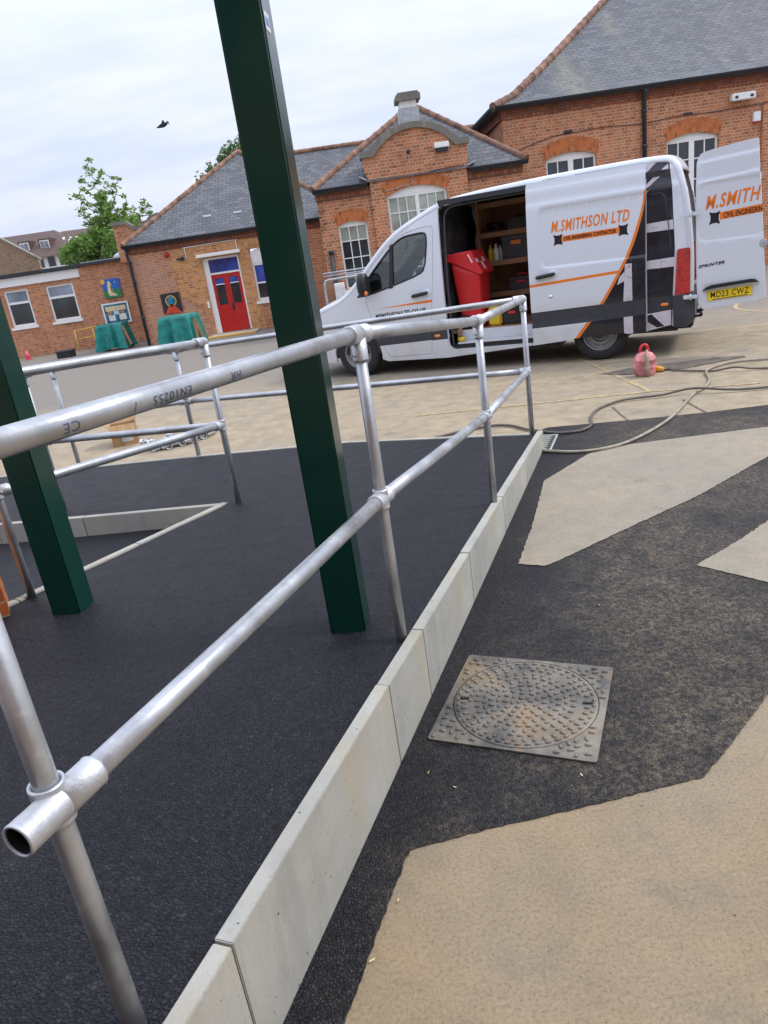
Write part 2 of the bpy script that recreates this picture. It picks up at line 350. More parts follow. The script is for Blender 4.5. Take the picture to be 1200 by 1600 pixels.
# ------------------------------------------------------------------ mesh helpers
ROOTLOC = {}
def tag(o, label=None, cat=None, group=None, kind=None):
    if label: o['label'] = label
    if cat: o['category'] = cat
    if group: o['group'] = group
    if kind: o['kind'] = kind
    return o
def thing(name, label, cat, loc=(0, 0, 0), group=None, rz=0.0):
    o = bpy.data.objects.new(name, None); COL.objects.link(o); o.location = loc; o.rotation_euler = (0, 0, rz)
    o.empty_display_size = .1
    ROOTLOC[o.name] = Vector(loc)
    return tag(o, label, cat, group)
def link_mesh(name, me, mats, parent=None, off=None):
    for m in (mats if isinstance(mats, (list, tuple)) else [mats]): me.materials.append(MT[m] if isinstance(m, str) else m)
    o = bpy.data.objects.new(name, me); COL.objects.link(o)
    if parent is not None:
        o.parent = parent
        ROOTLOC[o.name] = ROOTLOC.get(parent.name, Vector((0, 0, 0)))
    return o
class MB:
    """collects shapes and links them as ONE mesh object"""
    def __init__(s): s.bm = bmesh.new(); s.uv = s.bm.loops.layers.uv.new('UVMap')
    def face(s, pts, mi=0, uvs=None, smooth=False):
        vs = [s.bm.verts.new(p) for p in pts]
        try: f = s.bm.faces.new(vs)
        except ValueError: return None
        f.material_index = mi; f.smooth = smooth
        if uvs:
            for l, u in zip(f.loops, uvs): l[s.uv].uv = u
        return f
    def grid(s, rows, mi=0, closed=False, smooth=True, uvf=None):
        V = [[s.bm.verts.new(p) for p in r] for r in rows]
        for i in range(len(V)-1):
            n = len(V[i])
            for j in range(n if closed else n-1):
                a, b, c, d = V[i][j], V[i][(j+1) % n], V[i+1][(j+1) % n], V[i+1][j]
                try: f = s.bm.faces.new((a, b, c, d))
                except ValueError: continue
                f.material_index = mi; f.smooth = smooth
        return V
    def box(s, c, d, mi=0, bev=0.0, rz=0.0, rot=None, seg=2):
        t = bmesh.new(); bmesh.ops.create_cube(t, size=1)
        for v in t.verts: v.co = Vector((v.co.x*d[0], v.co.y*d[1], v.co.z*d[2]))
        if bev: bmesh.ops.bevel(t, geom=t.edges[:], offset=bev, segments=seg, affect='EDGES')
        R = rot if rot is not None else Matrix.Rotation(rz, 3, 'Z')
        t.normal_update(); s.join(t, lambda p: R @ p + Vector(c), mi, smooth=bool(bev), flat=True)
        return s
    def box2(s, a, b, mi=0, bev=0.0):
        a = Vector(a); b = Vector(b); return s.box((a+b)/2, [abs(x) for x in (b-a)], mi, bev)
    def join(s, t, fn, mi, smooth=False, flat=False):
        mp = {v: s.bm.verts.new(fn(v.co)) for v in t.verts}
        for f in t.faces:
            try: g = s.bm.faces.new([mp[v] for v in f.verts])
            except ValueError: continue
            n = f.normal
            g.material_index = mi; g.smooth = smooth and not (flat and max(abs(n.x), abs(n.y), abs(n.z)) > .999)
            for l in g.loops:
                p = l.vert.co
                l[s.uv].uv = (p.x, p.z) if abs(n.y) >= max(abs(n.x), abs(n.z)) else ((p.y, p.z) if abs(n.x) >= abs(n.z) else (p.x, p.y))
        t.free()
    def tube(s, pts, r, mi=0, n=16, caps=True, ):
        pts = [Vector(p) for p in pts]; k = len(pts)
        rs = r if isinstance(r, (list, tuple)) else [r]*k
        rows = []; prev = None
        for i, p in enumerate(pts):
            t = (pts[min(i+1, k-1)] - pts[max(i-1, 0)]).normalized()
            if prev is None:
                a = t.cross(Vector((0, 0, 1)) if abs(t.z) < .9 else Vector((1, 0, 0))).normalized()
            else:
                a = (prev - t*prev.dot(t)).normalized()
            prev = a; b = t.cross(a)
            rows.append([p + (a*cos(2*pi*j/n) + b*sin(2*pi*j/n))*rs[i] for j in range(n)])
        V = s.grid(rows, mi, True, True)
        if caps:
            for R, rev in ((V[0], False), (V[-1], True)):
                try:
                    f = s.bm.faces.new(R if rev else R[::-1]); f.material_index = mi
                except ValueError: pass
        return s
    def profile(s, a, b, prof, mi=0, n=20, caps=True):
        """lathe along a->b; prof = [(t along 0..len in metres, radius)]"""
        a = Vector(a); b = Vector(b); d = (b-a).normalized()
        u = d.cross(Vector((0, 0, 1)) if abs(d.z) < .9 else Vector((1, 0, 0))).normalized(); w = d.cross(u)
        rows = [[a + d*t + (u*cos(2*pi*j/n)+w*sin(2*pi*j/n))*r for j in range(n)] for t, r in prof]
        V = s.grid(rows, mi, True, True)
        if caps:
            for R, rev in ((V[0], False), (V[-1], True)):
                try: f = s.bm.faces.new(R if rev else R[::-1]); f.material_index = mi
                except ValueError: pass
        return s
    def sphere(s, c, r, mi=0, sc=(1, 1, 1), seg=14, fn=None):
        t = bmesh.new(); bmesh.ops.create_uvsphere(t, u_segments=seg, v_segments=max(6, seg//2+2), radius=1)
        s.join(t, fn or (lambda p: Vector((p.x*r*sc[0]+c[0], p.y*r*sc[1]+c[1], p.z*r*sc[2]+c[2]))), mi, True)
        return s
    def prism(s, poly, fn, d0, d1, mi=0, uv=True, mside=None):
        """poly in 2D, fn(u,v,depth)->3D; closed solid"""
        n = len(poly)
        A = [s.bm.verts.new(fn(u, v, d0)) for u, v in poly]; B = [s.bm.verts.new(fn(u, v, d1)) for u, v in poly]
        L = [0]
        for i in range(n):
            L.append(L[-1] + sqrt((poly[(i+1) % n][0]-poly[i][0])**2+(poly[(i+1) % n][1]-poly[i][1])**2))
        fs = []
        f = s.bm.faces.new(A[::-1]); fs.append(f)
        for l, (u, v) in zip(f.loops, poly[::-1]): l[s.uv].uv = (u, v)
        f.material_index = mi
        f = s.bm.faces.new(B); f.material_index = mi; fs.append(f)
        for l, (u, v) in zip(f.loops, poly): l[s.uv].uv = (u, v)
        for i in range(n):
            j = (i+1) % n
            f = s.bm.faces.new((A[i], A[j], B[j], B[i])); f.material_index = mi if mside is None else mside; fs.append(f)
            for l, u in zip(f.loops, ((L[i], d0), (L[i+1], d0), (L[i+1], d1), (L[i], d1))): l[s.uv].uv = u
        return s
    def build(s, name, mats, parent=None, world=True, fix=True):
        me = bpy.data.meshes.new(name)
        if fix: bmesh.ops.recalc_face_normals(s.bm, faces=s.bm.faces[:])
        o = None
        off = ROOTLOC.get(parent.name, Vector((0, 0, 0))) if (parent is not None and world) else Vector((0, 0, 0))
        if off.length: bmesh.ops.translate(s.bm, verts=s.bm.verts[:], vec=-off)
        s.bm.to_mesh(me); s.bm.free()
        return link_mesh(name, me, mats, parent)

def inside(p, poly):
    x, y = p; c = False; j = len(poly)-1
    for i in range(len(poly)):
        xi, yi = poly[i]; xj, yj = poly[j]
        if (yi > y) != (yj > y) and x < (xj-xi)*(y-yi)/(yj-yi)+xi: c = not c
        j = i
    return c
def dens(poly, step, closed=True):
    out = []; n = len(poly)
    for i in range(n if closed else n-1):
        a = poly[i]; b = poly[(i+1) % n]; d = sqrt((a[0]-b[0])**2+(a[1]-b[1])**2); k = max(1, int(d/step+.5))
        out += [(a[0]+(b[0]-a[0])*t/k, a[1]+(b[1]-a[1])*t/k) for t in range(k)]
    if not closed: out.append(poly[-1])
    return out
def cdt_panel(mb, outline, fn, holes=(), regions=(), lines=(), step=.1, edge=None, mi=0, uvoff=(0, 0)):
    """constrained triangulation of a 2-D panel, mapped to 3-D by fn(u,v); regions=[(poly, material index)]"""
    edge = edge or step; V = []; E = []
    def loop(pl, closed=True):
        pl = dens(pl, edge, closed); b = len(V); V.extend(Vector(p) for p in pl); n = len(pl)
        E.extend((b+i, b+(i+1) % n) for i in range(n if closed else n-1))
    loop(outline)
    for h in holes: loop(h)
    for r, _ in regions: loop(r)
    for l in lines: loop(l, False)
    xs = [p[0] for p in outline]; ys = [p[1] for p in outline]
    nx = int((max(xs)-min(xs))/step)+1; ny = int((max(ys)-min(ys))/step)+1
    for i in range(1, nx):
        for j in range(1, ny):
            p = (min(xs)+(max(xs)-min(xs))*i/nx, min(ys)+(max(ys)-min(ys))*j/ny)
            if inside(p, outline) and not any(inside(p, h) for h in holes): V.append(Vector(p))
    vo, eo, fo, *_ = delaunay_2d_cdt(V, E, [], 0, 1e-5)
    bv = {}
    def get(i):
        if i not in bv: bv[i] = mb.bm.verts.new(fn(vo[i].x, vo[i].y))
        return bv[i]
    for f in fo:
        c = (sum(vo[i].x for i in f)/len(f), sum(vo[i].y for i in f)/len(f))
        if not inside(c, outline) or any(inside(c, h) for h in holes): continue
        ar = sum(vo[f[k]].x*vo[f[(k+1) % len(f)]].y-vo[f[(k+1) % len(f)]].x*vo[f[k]].y for k in range(len(f)))
        if abs(ar) < 2e-6: continue
        try: g = mb.bm.faces.new([get(i) for i in f])
        except ValueError: continue
        g.material_index = mi; g.smooth = True
        for r, k in regions:
            if inside(c, r): g.material_index = k
        for l, i in zip(g.loops, f): l[mb.uv].uv = (vo[i].x+uvoff[0], vo[i].y+uvoff[1])
    return mb
def thick(o, t, offset=-1, split=35):
    m = o.modifiers.new('thickness', 'SOLIDIFY'); m.thickness = t; m.offset = offset; m.use_even_offset = False
    e = o.modifiers.new('edges', 'EDGE_SPLIT'); e.split_angle = radians(split)
    return o
def text_mesh(txt, size, ext=.001, shear=0., sx=1., bold=0., align='LEFT', spacing=1.):
    cu = bpy.data.curves.new('text', 'FONT'); cu.body = txt; cu.size = size; cu.extrude = ext; cu.shear = shear; cu.offset = bold
    cu.align_x = align; cu.space_character = spacing; cu.resolution_u = 3
    o = bpy.data.objects.new('text', cu); COL.objects.link(o)
    dg = bpy.context.evaluated_depsgraph_get(); me = bpy.data.meshes.new_from_object(o.evaluated_get(dg))
    bpy.data.objects.remove(o); bpy.data.curves.remove(cu)
    for v in me.vertices: v.co.x *= sx
    return me
def text_on(name, txt, size, fn, mat, parent, width=None, **k):
    me = text_mesh(txt, size, **k)
    if width:
        w = max(v.co.x for v in me.vertices)-min(v.co.x for v in me.vertices)
        for v in me.vertices: v.co.x *= width/w
    x0 = min(v.co.x for v in me.vertices)
    for v in me.vertices: v.co = fn(v.co.x-x0, v.co.y, v.co.z)
    return link_mesh(name, me, mat, parent)
def arc(cx, cy, r, a0, a1, n): return [(cx+r*cos(a0+(a1-a0)*i/n), cy+r*sin(a0+(a1-a0)*i/n)) for i in range(n+1)]
def rrect(x0, y0, x1, y1, r, n=5):
    return arc(x1-r, y0+r, r, -pi/2, 0, n)+arc(x1-r, y1-r, r, 0, pi/2, n)+arc(x0+r, y1-r, r, pi/2, pi, n)+arc(x0+r, y0+r, r, pi, 1.5*pi, n)
def jit(poly, amp, step, seed=1):
    rnd = random.Random(seed); return [(x+rnd.uniform(-amp, amp), y+rnd.uniform(-amp, amp)) for x, y in dens(poly, step)]

# ------------------------------------------------------------------ ground
def sheet(name, poly, z, mat):
    mb = MB()
    if len(poly) < 5:
        f = mb.face([(x, y, z) for x, y in poly], 0, poly)
        if f.normal.z < 0: f.normal_flip()
        mb.bm.normal_update()
        if mb.bm.faces[:][0].normal.z < 0: mb.bm.faces[:][0].normal_flip()
    else:
        cdt_panel(mb, poly, lambda x, y: Vector((x, y, z)), step=50, edge=9)
    o = mb.build(name, mat, fix=False)
    return tag(o, kind='structure')
sheet('playground_tarmac', [(-400, -400), (400, -400), (400, 400), (-400, 400)], 0, 'tarmac')
KA = Vector((-.0702, 2.0954, 0)); KT = Vector((.37459, .92719, 0)); KN = Vector((-.92719, .37459, 0))   # outer foot of the kerb, its direction, ramp side
def K(s, off, z=0.0): return KA + KT*s + KN*off + Vector((0, 0, z))
def zr(s): return .316 - .0433*s                                    # ramp surface falls away from the camera
def patch_outline():
    k0 = K(-4.0, -.0); k1 = K(3.9, 0)
    fg = [(-.27, 1.202), (-.183, 1.428), (-.074, 1.695), (.17, 1.733), (.459, 1.762), (.89, 1.816), (1.056, 1.956), (1.301, 2.177), (2.2, 2.6), (4.5, 3.2), (9, 4.2)]
    up = [(9, 5.7), (5, 5.95), (3.502, 6.085), (2.97, 6.133), (2.324, 6.256), (1.62, 6.42), (1.45, 6.30)]
    pre = [(k0.x, k0.y), (-.95, -1.5), (-.45, .6)]
    return pre+fg+up+[(K(4.1, .05).x, K(4.1, .05).y), (k0.x-.03, k0.y)]
sheet('tarmac_patch', jit(patch_outline(), .003, .018, 3), .004, 'asphalt_dusty')
ISA = [(.694, 3.582), (.913, 4.13), (1.188, 4.913), (1.682, 5.417), (2.061, 5.505), (3.133, 5.428), (5.2, 5.2), (4.2, 4.95), (2.737, 4.726), (2.497, 4.558), (1.965, 4.178), (1.341, 3.812), (.91, 3.547), (.828, 3.507)]
ISB = [(1.539, 3.258), (1.863, 3.466), (2.141, 3.668), (3.4, 4.5), (6, 5.0), (6, 3.9), (3.4, 3.55), (1.752, 2.978)]
sheet('old_concrete_surface', jit(ISA, .004, .018, 5), .008, 'island'); sheet('old_concrete_surface', jit(ISB, .004, .018, 6), .008, 'island')
sheet('damp_stain', jit([(2.829, 8.558), (3.261, 8.661), (3.764, 8.602), (4.224, 8.523), (4.517, 8.387), (4.471, 8.3), (4.105, 8.23), (3.668, 8.153), (3.285, 8.197), (2.981, 8.326)], .015, .06, 7), .0065, 'stain')
def line(a, b, w, z=.004, name='painted_line', seed=1, mat='lineyel'):
    a = Vector((*a, 0)); b = Vector((*b, 0)); t = (b-a).normalized(); n = Vector((-t.y, t.x, 0))*w/2
    sheet(name, jit([tuple((p)[:2]) for p in (a-n, b-n, b+n, a+n)], .004, .12, seed), z, mat)
line((3.02, 11.2), (2.931, 7.258), .055); line((.5, 7.75), (2.931, 7.258), .05, .0045, seed=2); line((2.96, 7.25), (3.9, 6.93), .05, .005, seed=3)
line((-5.6, 10.4), (-2.618, 14.471), .06, seed=4)
line((2.373, 6.83), (2.315, 6.27), .022, .004, 'surface_joint', 5, 'stain'); line((3.021, 6.714), (2.974, 6.15), .02, .004, 'surface_joint', 6, 'stain')
cir = [(7.95+1.45*cos(a), 12.15+1.45*sin(a)) for a in [pi*.4+i*pi*1.1/30 for i in range(31)]]
sheet('painted_circle', cir+[(7.95+1.38*cos(a), 12.15+1.38*sin(a)) for a in [pi*1.5-i*pi*1.1/30 for i in range(31)]], .004, 'lineyel')

# ------------------------------------------------------------------ the ramp
NEAR_IN = [(2.14, 1.952), (.91, 2.152), (.52, 2.218), (-.9, 2.45), (-3.2, 2.85)]            # (s, off) of the near inner kerb
BACK_IN = [(2.14, 1.952), (2.01, 2.495), (1.89, 3.006), (1.74, 3.681), (1.40, 5.2)]
EDGE_F = [(3.92, .0), (3.96, 1.768), (3.67, 3.222), (3.52, 3.862), (3.31, 4.628), (2.9, 6.2)]
def kpts(lst, dz=0): return [K(s, o, zr(s)+dz) for s, o in lst]
def ramp_surface():
    poly = [(-4., .04), (3.92, .04)] + EDGE_F[1:] + [(1.40, 6.2)] + BACK_IN[::-1] + NEAR_IN[1:] + [(-4., 2.95)]
    mb = MB()
    cdt_panel(mb, poly, lambda s, o: K(s, o, zr(s)-.004+.0015*sin(s*9+o*3)), step=.25)
    o = mb.build('ramp_surface', 'asphalt'); tag(o, kind='structure')
    if o.data.polygons[0].normal.z < 0: o.data.flip_normals()
    # body below the surface
    mb = MB()
    lane = [(2.2, 1.9), (2.05, 6.2), (-4, 6.2), (-4, 2.2)]
    cdt_panel(mb, lane, lambda s, o: K(s, o, .098 - .004*(2.1-s)), step=.5)
    o = mb.build('lower_lane_surface', 'asphalt'); tag(o, kind='structure')
    if o.data.polygons[0].normal.z < 0: o.data.flip_normals()
ramp_surface()
def stone(p0, p1, w, zb, label, side, group, dz=(0, 0)):
    """one edging stone from p0 to p1 (tops), width w towards side, foot at zb"""
    p0 = Vector(p0); p1 = Vector(p1); t = (p1-p0); t.z = 0; t.normalize(); n = Vector((-t.y, t.x, 0))*side
    g = .0022; p0 = p0+t*g; p1 = p1-t*g
    mb = MB(); bm = bmesh.new()
    vs = []
    for p, d in ((p0, dz[0]), (p1, dz[1])):
        for q in (p, p+n*w):
            vs.append(bm.verts.new(q+Vector((0, 0, d)))); vs.append(bm.verts.new((q.x, q.y, zb)))
    a0, a0b, a1, a1b, b0, b0b, b1, b1b = vs
    for f in ((a0, a1, b1, b0), (a0b, b0b, b1b, a1b), (a0, b0, b0b, a0b), (a1, a1b, b1b, b1), (a0, a0b, a1b, a1), (b0, b1, b1b, b0b)): bm.faces.new(f)
    bmesh.ops.recalc_face_normals(bm, faces=bm.faces[:])
    bmesh.ops.bevel(bm, geom=bm.edges[:], offset=.0025, segments=2, affect='EDGES')
    c = (p0+p1)/2; c.z = zb
    mb.join(bm, lambda p: p-c, 0, True)
    o = mb.build('edging_stone', 'kerb'); o.location = c
    m = o.modifiers.new('edges', 'EDGE_SPLIT'); m.split_angle = radians(50)
    return tag(o, label, 'edging stone', group)
KS = [(-2.9, -1.95, 'nearest one, mostly below the photo'), (-1.95, -1.03, 'pale concrete edging stone at the bottom of the photo, short visible end beside black tarmac'), (-1.03, 0, 'longest looking pale edging stone in the foreground with yellow brown stains on its face'),
      (0, .41, 'short cut edging stone beside the left corner of the manhole cover'), (.41, 1.22, 'edging stone with rusty streak right behind the short cut stone, beyond the manhole cover'),
      (1.22, 2.13, 'edging stone of the long kerb in line with the third railing post'), (2.13, 3.04, 'edging stone of the long kerb next to the tip of the pale surface'), (3.04, 3.97, 'last low edging stone at the far end of the long kerb beside the drain grate')]
for i, (a, b, lab) in enumerate(KS):
    if i == 0: continue
    d = random.Random(i).uniform(-.003, .003)
    stone(K(a, 0, zr(a)+.012), K(b, 0, zr(b)+.012), .047, -.05, lab, 1, 'edging stones of the long kerb', (d, d))
def run(lst, seglen, w, zb, labs, side, group, rev=False):
    pts = kpts(lst, .006); out = []
    for a, b in zip(pts, pts[1:]):
        n = max(1, round((b-a).length/seglen))
        for k in range(n): out.append((a.lerp(b, k/n), a.lerp(b, (k+1)/n)))
    for i, (p, q) in enumerate(out): stone(p, q, w, zb, labs[i] if isinstance(labs, list) and i < len(labs) else (labs if isinstance(labs, str) else labs[-1]), side, group)
run([(2.14, 1.952), (.52, 2.218), (-.9, 2.45)], .95, .05, .03, ['edging stone flush with the ramp, forming the sharp corner beside the inner railing post', 'flush edging stone running behind the foot of the left green post', 'flush edging stone left of the left green post by the orange brick pier'], -1, 'flush edging stones of the inner kerb')
run([(2.14, 1.962), (1.89, 3.006), (1.74, 3.681), (1.40, 5.2)], .95, .05, .03, ['stained grey edging stone at right end of the back kerb, its face showing', 'second grey edging stone of the back kerb, right of the left green post', 'grey edging stone of the back kerb behind the left green post', 'edging stone of the back kerb at left edge of the photo'], 1, 'edging stones of the back kerb')
run([(3.92, .10), (3.96, 1.768), (3.67, 3.222), (3.52, 3.862), (3.31, 4.628), (2.9, 6.2)], .95, .05, -.05, 'thin pale edging stone flush along the far edge of the black ramp', 1, 'edging stones along the far ramp edge')

# ------------------------------------------------------------------ railings
TR = .0242
def sleeve(mb, a, d, length, r=.0305, n=22):
    """socket of a cast fitting: from a along d"""
    d = Vector(d).normalized(); a = Vector(a)
    mb.profile(a, a+d, [(0, r*.9), (0, r), (length-.006, r), (length-.002, r+.0012), (length, r), (length+.0005, TR+.0005)], 0, n, True)
def screw(mb, p, d, r=.007):
    d = Vector(d).normalized(); mb.profile(p, Vector(p)+d, [(0, r), (.034, r), (.038, r*.8), (.038, r*.45), (.034, r*.4)], 0, 10)
def top_tee(parent, p, dirs, down=True, r=.0315):
    mb = MB(); p = Vector(p)
    mb.sphere(p, r, seg=18)
    for d in dirs: sleeve(mb, p, d, .072, r)
    if down: sleeve(mb, p, (0, 0, -1), .088, .0285)
    screw(mb, p+Vector((0, 0, -.066)), (-.6, -.6, 0)); 
    return mb.build('fitting', 'cast', parent)
def mid_cross(parent, p, dirs, screwdir=(-.5, -.8, 0)):
    mb = MB(); p = Vector(p)
    mb.profile(p-Vector((0, 0, .036)), p+Vector((0, 0, 1)), [(0, PR+.0005), (0, .0275), (.003, .029), (.008, .0278), (.064, .0278), (.069, .029), (.072, .0275), (.072, PR+.0005)], 0, 22)
    for d in dirs: sleeve(mb, p, d, .062)
    screw(mb, p, screwdir)
    return mb.build('fitting', 'cast', parent)
def rail(parent, name, a, b, r=TR):
    mb = MB(); a = Vector(a); b = Vector(b); n = max(2, int((b-a).length/.4))
    mb.tube([a.lerp(b, i/n) for i in range(n+1)], r, 0, 24)
    return mb.build(name, 'galv', parent)
PR = .0214
def post(parent, base, top): return rail(parent, 'post', Vector(base)-Vector((0, 0, .05)), top, PR)
def U(v): return Vector(v).normalized()

R1 = thing('ramp_railing', 'long galvanised tube railing along the front kerb and round the far edge of the ramp', 'railing', (-.003, 2.449, .30))
P = [(-.624, .996, .369), (-.003, 2.449, .301), (.659, 3.994, .228), (1.326, 5.792, .145)]
HT = [1.145, 1.168, 1.068, 1.086]; HM = [.551, .58, .536, .516]
PT = [Vector((x, y, z+h)) for (x, y, z), h in zip(P, HT)]; PM = [Vector((x, y, z+h)) for (x, y, z), h in zip(P, HM)]
Pf = Vector((-1.677, 6.699, .157)); Pg = Vector((-2.912, 6.93, .169))
fT = PT[3].lerp(Vector((-2.912, 6.93, 1.135)), .68); FT = [Vector((Pf.x, Pf.y, 0)), Vector((Pg.x, Pg.y, 0))]
GT = Vector((-2.912, 6.93, 1.135)); fT = Vector((Pf.x, Pf.y, PT[3].z + (GT.z-PT[3].z)*.72)); FM = Vector((Pf.x, Pf.y, .157+.53)); GM = Vector((Pg.x, Pg.y, .64))
HT4 = Vector((-4.4, 7.22, 1.10))
for i, p in enumerate(P): post(R1, p, PT[i])
post(R1, Pf, fT); post(R1, Pg, GT); post(R1, Vector((HT4.x, HT4.y, .16)), HT4)
for i in range(3):
    rail(R1, 'top_rail', PT[i], PT[i+1]); 
    if i: rail(R1, 'mid_rail', PM[i], PM[i+1])
# the first mid rail passes beside post 1 and its socket stands open beyond it
dm = U(PM[1]-PM[0]); side = Vector((dm.y, -dm.x, 0)).normalized()*.016
rail(R1, 'mid_rail', PM[0]+side, PM[1]); 
rail(R1, 'top_rail', PT[3], fT); rail(R1, 'top_rail', fT, GT); rail(R1, 'top_rail', GT, HT4)
rail(R1, 'mid_rail', PM[3], FM); rail(R1, 'mid_rail', FM, GM); rail(R1, 'mid_rail', GM, HT4-Vector((0, 0, .5)))
d01 = U(PT[1]-PT[0]); d12 = U(PT[2]-PT[1]); d23 = U(PT[3]-PT[2]); d3f = U(fT-PT[3])
top_tee(R1, PT[0], [d01]); top_tee(R1, PT[1], [-d01, d12]); top_tee(R1, PT[2], [-d12, d23]); top_tee(R1, PT[3], [-d23, d3f])
top_tee(R1, fT, [-d3f, d3f]); top_tee(R1, GT, [-d3f, d3f])
def open_fitting():
    mb = MB(); p = PM[0]
    mb.profile(p-Vector((0, 0, .040)), p+Vector((0, 0, 1)), [(0, PR+.001), (0, .0290), (.004, .0305), (.010, .0298), (.070, .0298), (.076, .0308), (.080, .0298), (.080, .0248), (.05, .0245)], 0, 28, False)
    q = p+side
    sleeve(mb, q, dm, .082, .0305, 28)
    a = q; d = -dm
    mb.profile(a, a+d, [(0, .0305), (.082, .0305), (.087, .031), (.090, .0298), (.0905, .027), (.087, .0254)], 0, 28, False)
    mb.profile(a, a+d, [(.0885, .0256), (.012, .0253)], 1, 28, False)  # bore coloured black to give the shade inside the hollow socket
    mb.profile(a+d*.012, a+d, [(0, .0253), (0, .001)], 1, 28, False)
    return mb.build('open_socket_fitting', ['cast', 'plastic'], R1)
open_fitting()
mid_cross(R1, PM[1], [-dm, U(PM[2]-PM[1])]); mid_cross(R1, PM[2], [-U(PM[2]-PM[1]), U(PM[3]-PM[2])], (.7, -.5, 0)); mid_cross(R1, PM[3], [-U(PM[3]-PM[2]), U(FM-PM[3])])
mid_cross(R1, FM, [U(PM[3]-FM), U(GM-FM)]); mid_cross(R1, GM, [U(FM-GM)])
def tube_print():
    # maker's print wrapped on the near top rail, upside down
    a, b = PT[0], PT[1]; d = U(b-a); w = (Vector((0, 0, 1))-d*d.z).normalized(); u = d.cross(w)      # u points to the camera's right
    C = Vector((0, 0, 1.7))
    for txt, t0, lab in (('HR', .70, 0), ('EN10255', .50, 0), ('/', .32, 0), ('CE', .17, 0)):
        c = a+d*t0; v = (C-c); v = (v-d*v.dot(d)).normalized(); a0 = atan2(v.dot(u), v.dot(w)) + .32
        me = text_mesh(txt, .027, .0, 0, 1.15, .0, 'LEFT', 1.15)
        bt = bmesh.new(); bt.from_mesh(me); bmesh.ops.triangulate(bt, faces=bt.faces[:])
        for _ in range(3): bmesh.ops.subdivide_edges(bt, edges=[e for e in bt.edges if abs(e.verts[0].co.y-e.verts[1].co.y) > .003], cuts=1); bmesh.ops.triangulate(bt, faces=bt.faces[:])
        bt.to_mesh(me); bt.free()
        for vv in me.vertices:
            x, y = vv.co.x, vv.co.y
            th = a0 - (-(y-.007))/TR*1.0
            vv.co = a + d*(t0+.10-x) + (w*cos(th)+u*sin(th))*(TR+.0006)
        me.transform(Matrix.Translation(-Vector(R1.location)))
        link_mesh('lettering', me, 'ink', R1)
tube_print()

R2 = thing('landing_railing', 'galvanised railing bent round the sharp inner kerb corner, two rails meeting at one post', 'railing', (-1.002, 4.793, .223))
Qm = Vector((-1.002, 4.793, .223)); Qh = Vector((-2.43, 5.282, .226)); Qi = Vector((-1.889, 3.455, .291)); Qk = Vector((-2.6, 2.1, .36)); Qj = Vector((-4.1, 5.75, .22))
QT = {k: Vector((q.x, q.y, q.z+h)) for k, q, h in (('m', Qm, 1.115), ('h', Qh, 1.04), ('i', Qi, 1.13), ('k', Qk, 1.13), ('j', Qj, 1.04))}
QM = {k: Vector((q.x, q.y, q.z+h)) for k, q, h in (('m', Qm, .56), ('h', Qh, .536), ('i', Qi, .58), ('k', Qk, .58), ('j', Qj, .52))}
for k, q in (('m', Qm), ('h', Qh), ('i', Qi)): post(R2, q, QT[k])
for T, nm in ((QT, 'top_rail'), (QM, 'mid_rail')):
    rail(R2, nm, T['m'], T['i']); rail(R2, nm, T['m'], T['h'])
    rail(R2, nm, T['i'], T['k'])
top_tee(R2, QT['m'], [U(QT['i']-QT['m']), U(QT['h']-QT['m'])]); top_tee(R2, QT['h'], [U(QT['m']-QT['h'])]); top_tee(R2, QT['i'], [U(QT['m']-QT['i']), U(QT['k']-QT['i'])])
mid_cross(R2, QM['m'], [U(QM['i']-QM['m']), U(QM['h']-QM['m'])]); mid_cross(R2, QM['h'], [U(QM['m']-QM['h'])]); mid_cross(R2, QM['i'], [U(QM['m']-QM['i'])], (.9, -.3, 0))

# ------------------------------------------------------------------ green posts, brick pier
def green_post(corner, label, sticker=False):
    phi = -.14; ex = Vector((cos(phi), sin(phi), 0)); ey = Vector((-sin(phi), cos(phi), 0)); a = .145
    c = Vector((*corner, 0)) - ex*a/2 + ey*a/2; zb = .27
    t = thing('green_post', label, 'post', (c.x, c.y, .30), 'green steel posts', phi)
    mb = MB(); mb.box((0, 0, 1.75), (a, a, 3.6), 0, .007, seg=3)
    mb.build('shaft', 'green', t, False)
    if sticker:
        mb = MB(); mb.box((a/2+.0008, -.03, 2.125), (.0015, .062, .052), 0); mb.box((a/2+.0017, -.03, 2.125), (.0008, .044, .024), 1)
        mb.build('sticker', ['sticker', 'stickblue'], t, False)
    return t
green_post((-.143, 2.556), 'tall dark green square steel post in the middle, with a small sticker near the top', True)
green_post((-1.522, 3.145), 'dark green square steel post at the left edge, standing on black tarmac')
# its right-hand front edge stands at the left edge of the photo
def pier2():
    c = Vector((-1.905, 3.24, 0)); ang = .48
    ex = Vector((cos(ang), sin(ang), 0)); ey = Vector((-sin(ang), cos(ang), 0))
    mb = MB(); w, d, h = .56, .34, .66
    o = c-ex*w
    for (p, q, nn) in ((o, c, 0), (c, c+ey*d, 1), (c+ey*d, o+ey*d, 2), (o+ey*d, o, 3)):
        L = (q-p).length
        mb.face([(p.x, p.y, .2), (q.x, q.y, .2), (q.x, q.y, h), (p.x, p.y, h)], 0, [(0, .2), (L, .2), (L, h), (0, h)])
    mb.face([(p.x, p.y, h) for p in (o, c, c+ey*d, o+ey*d)], 0, [(0, 0), (w, 0), (w, d), (0, d)])
    tag(mb.build('brick_pier', 'brick_new'), 'new orange brick pier cut off by the left edge, beside a green post', 'brick pier')
pier2()
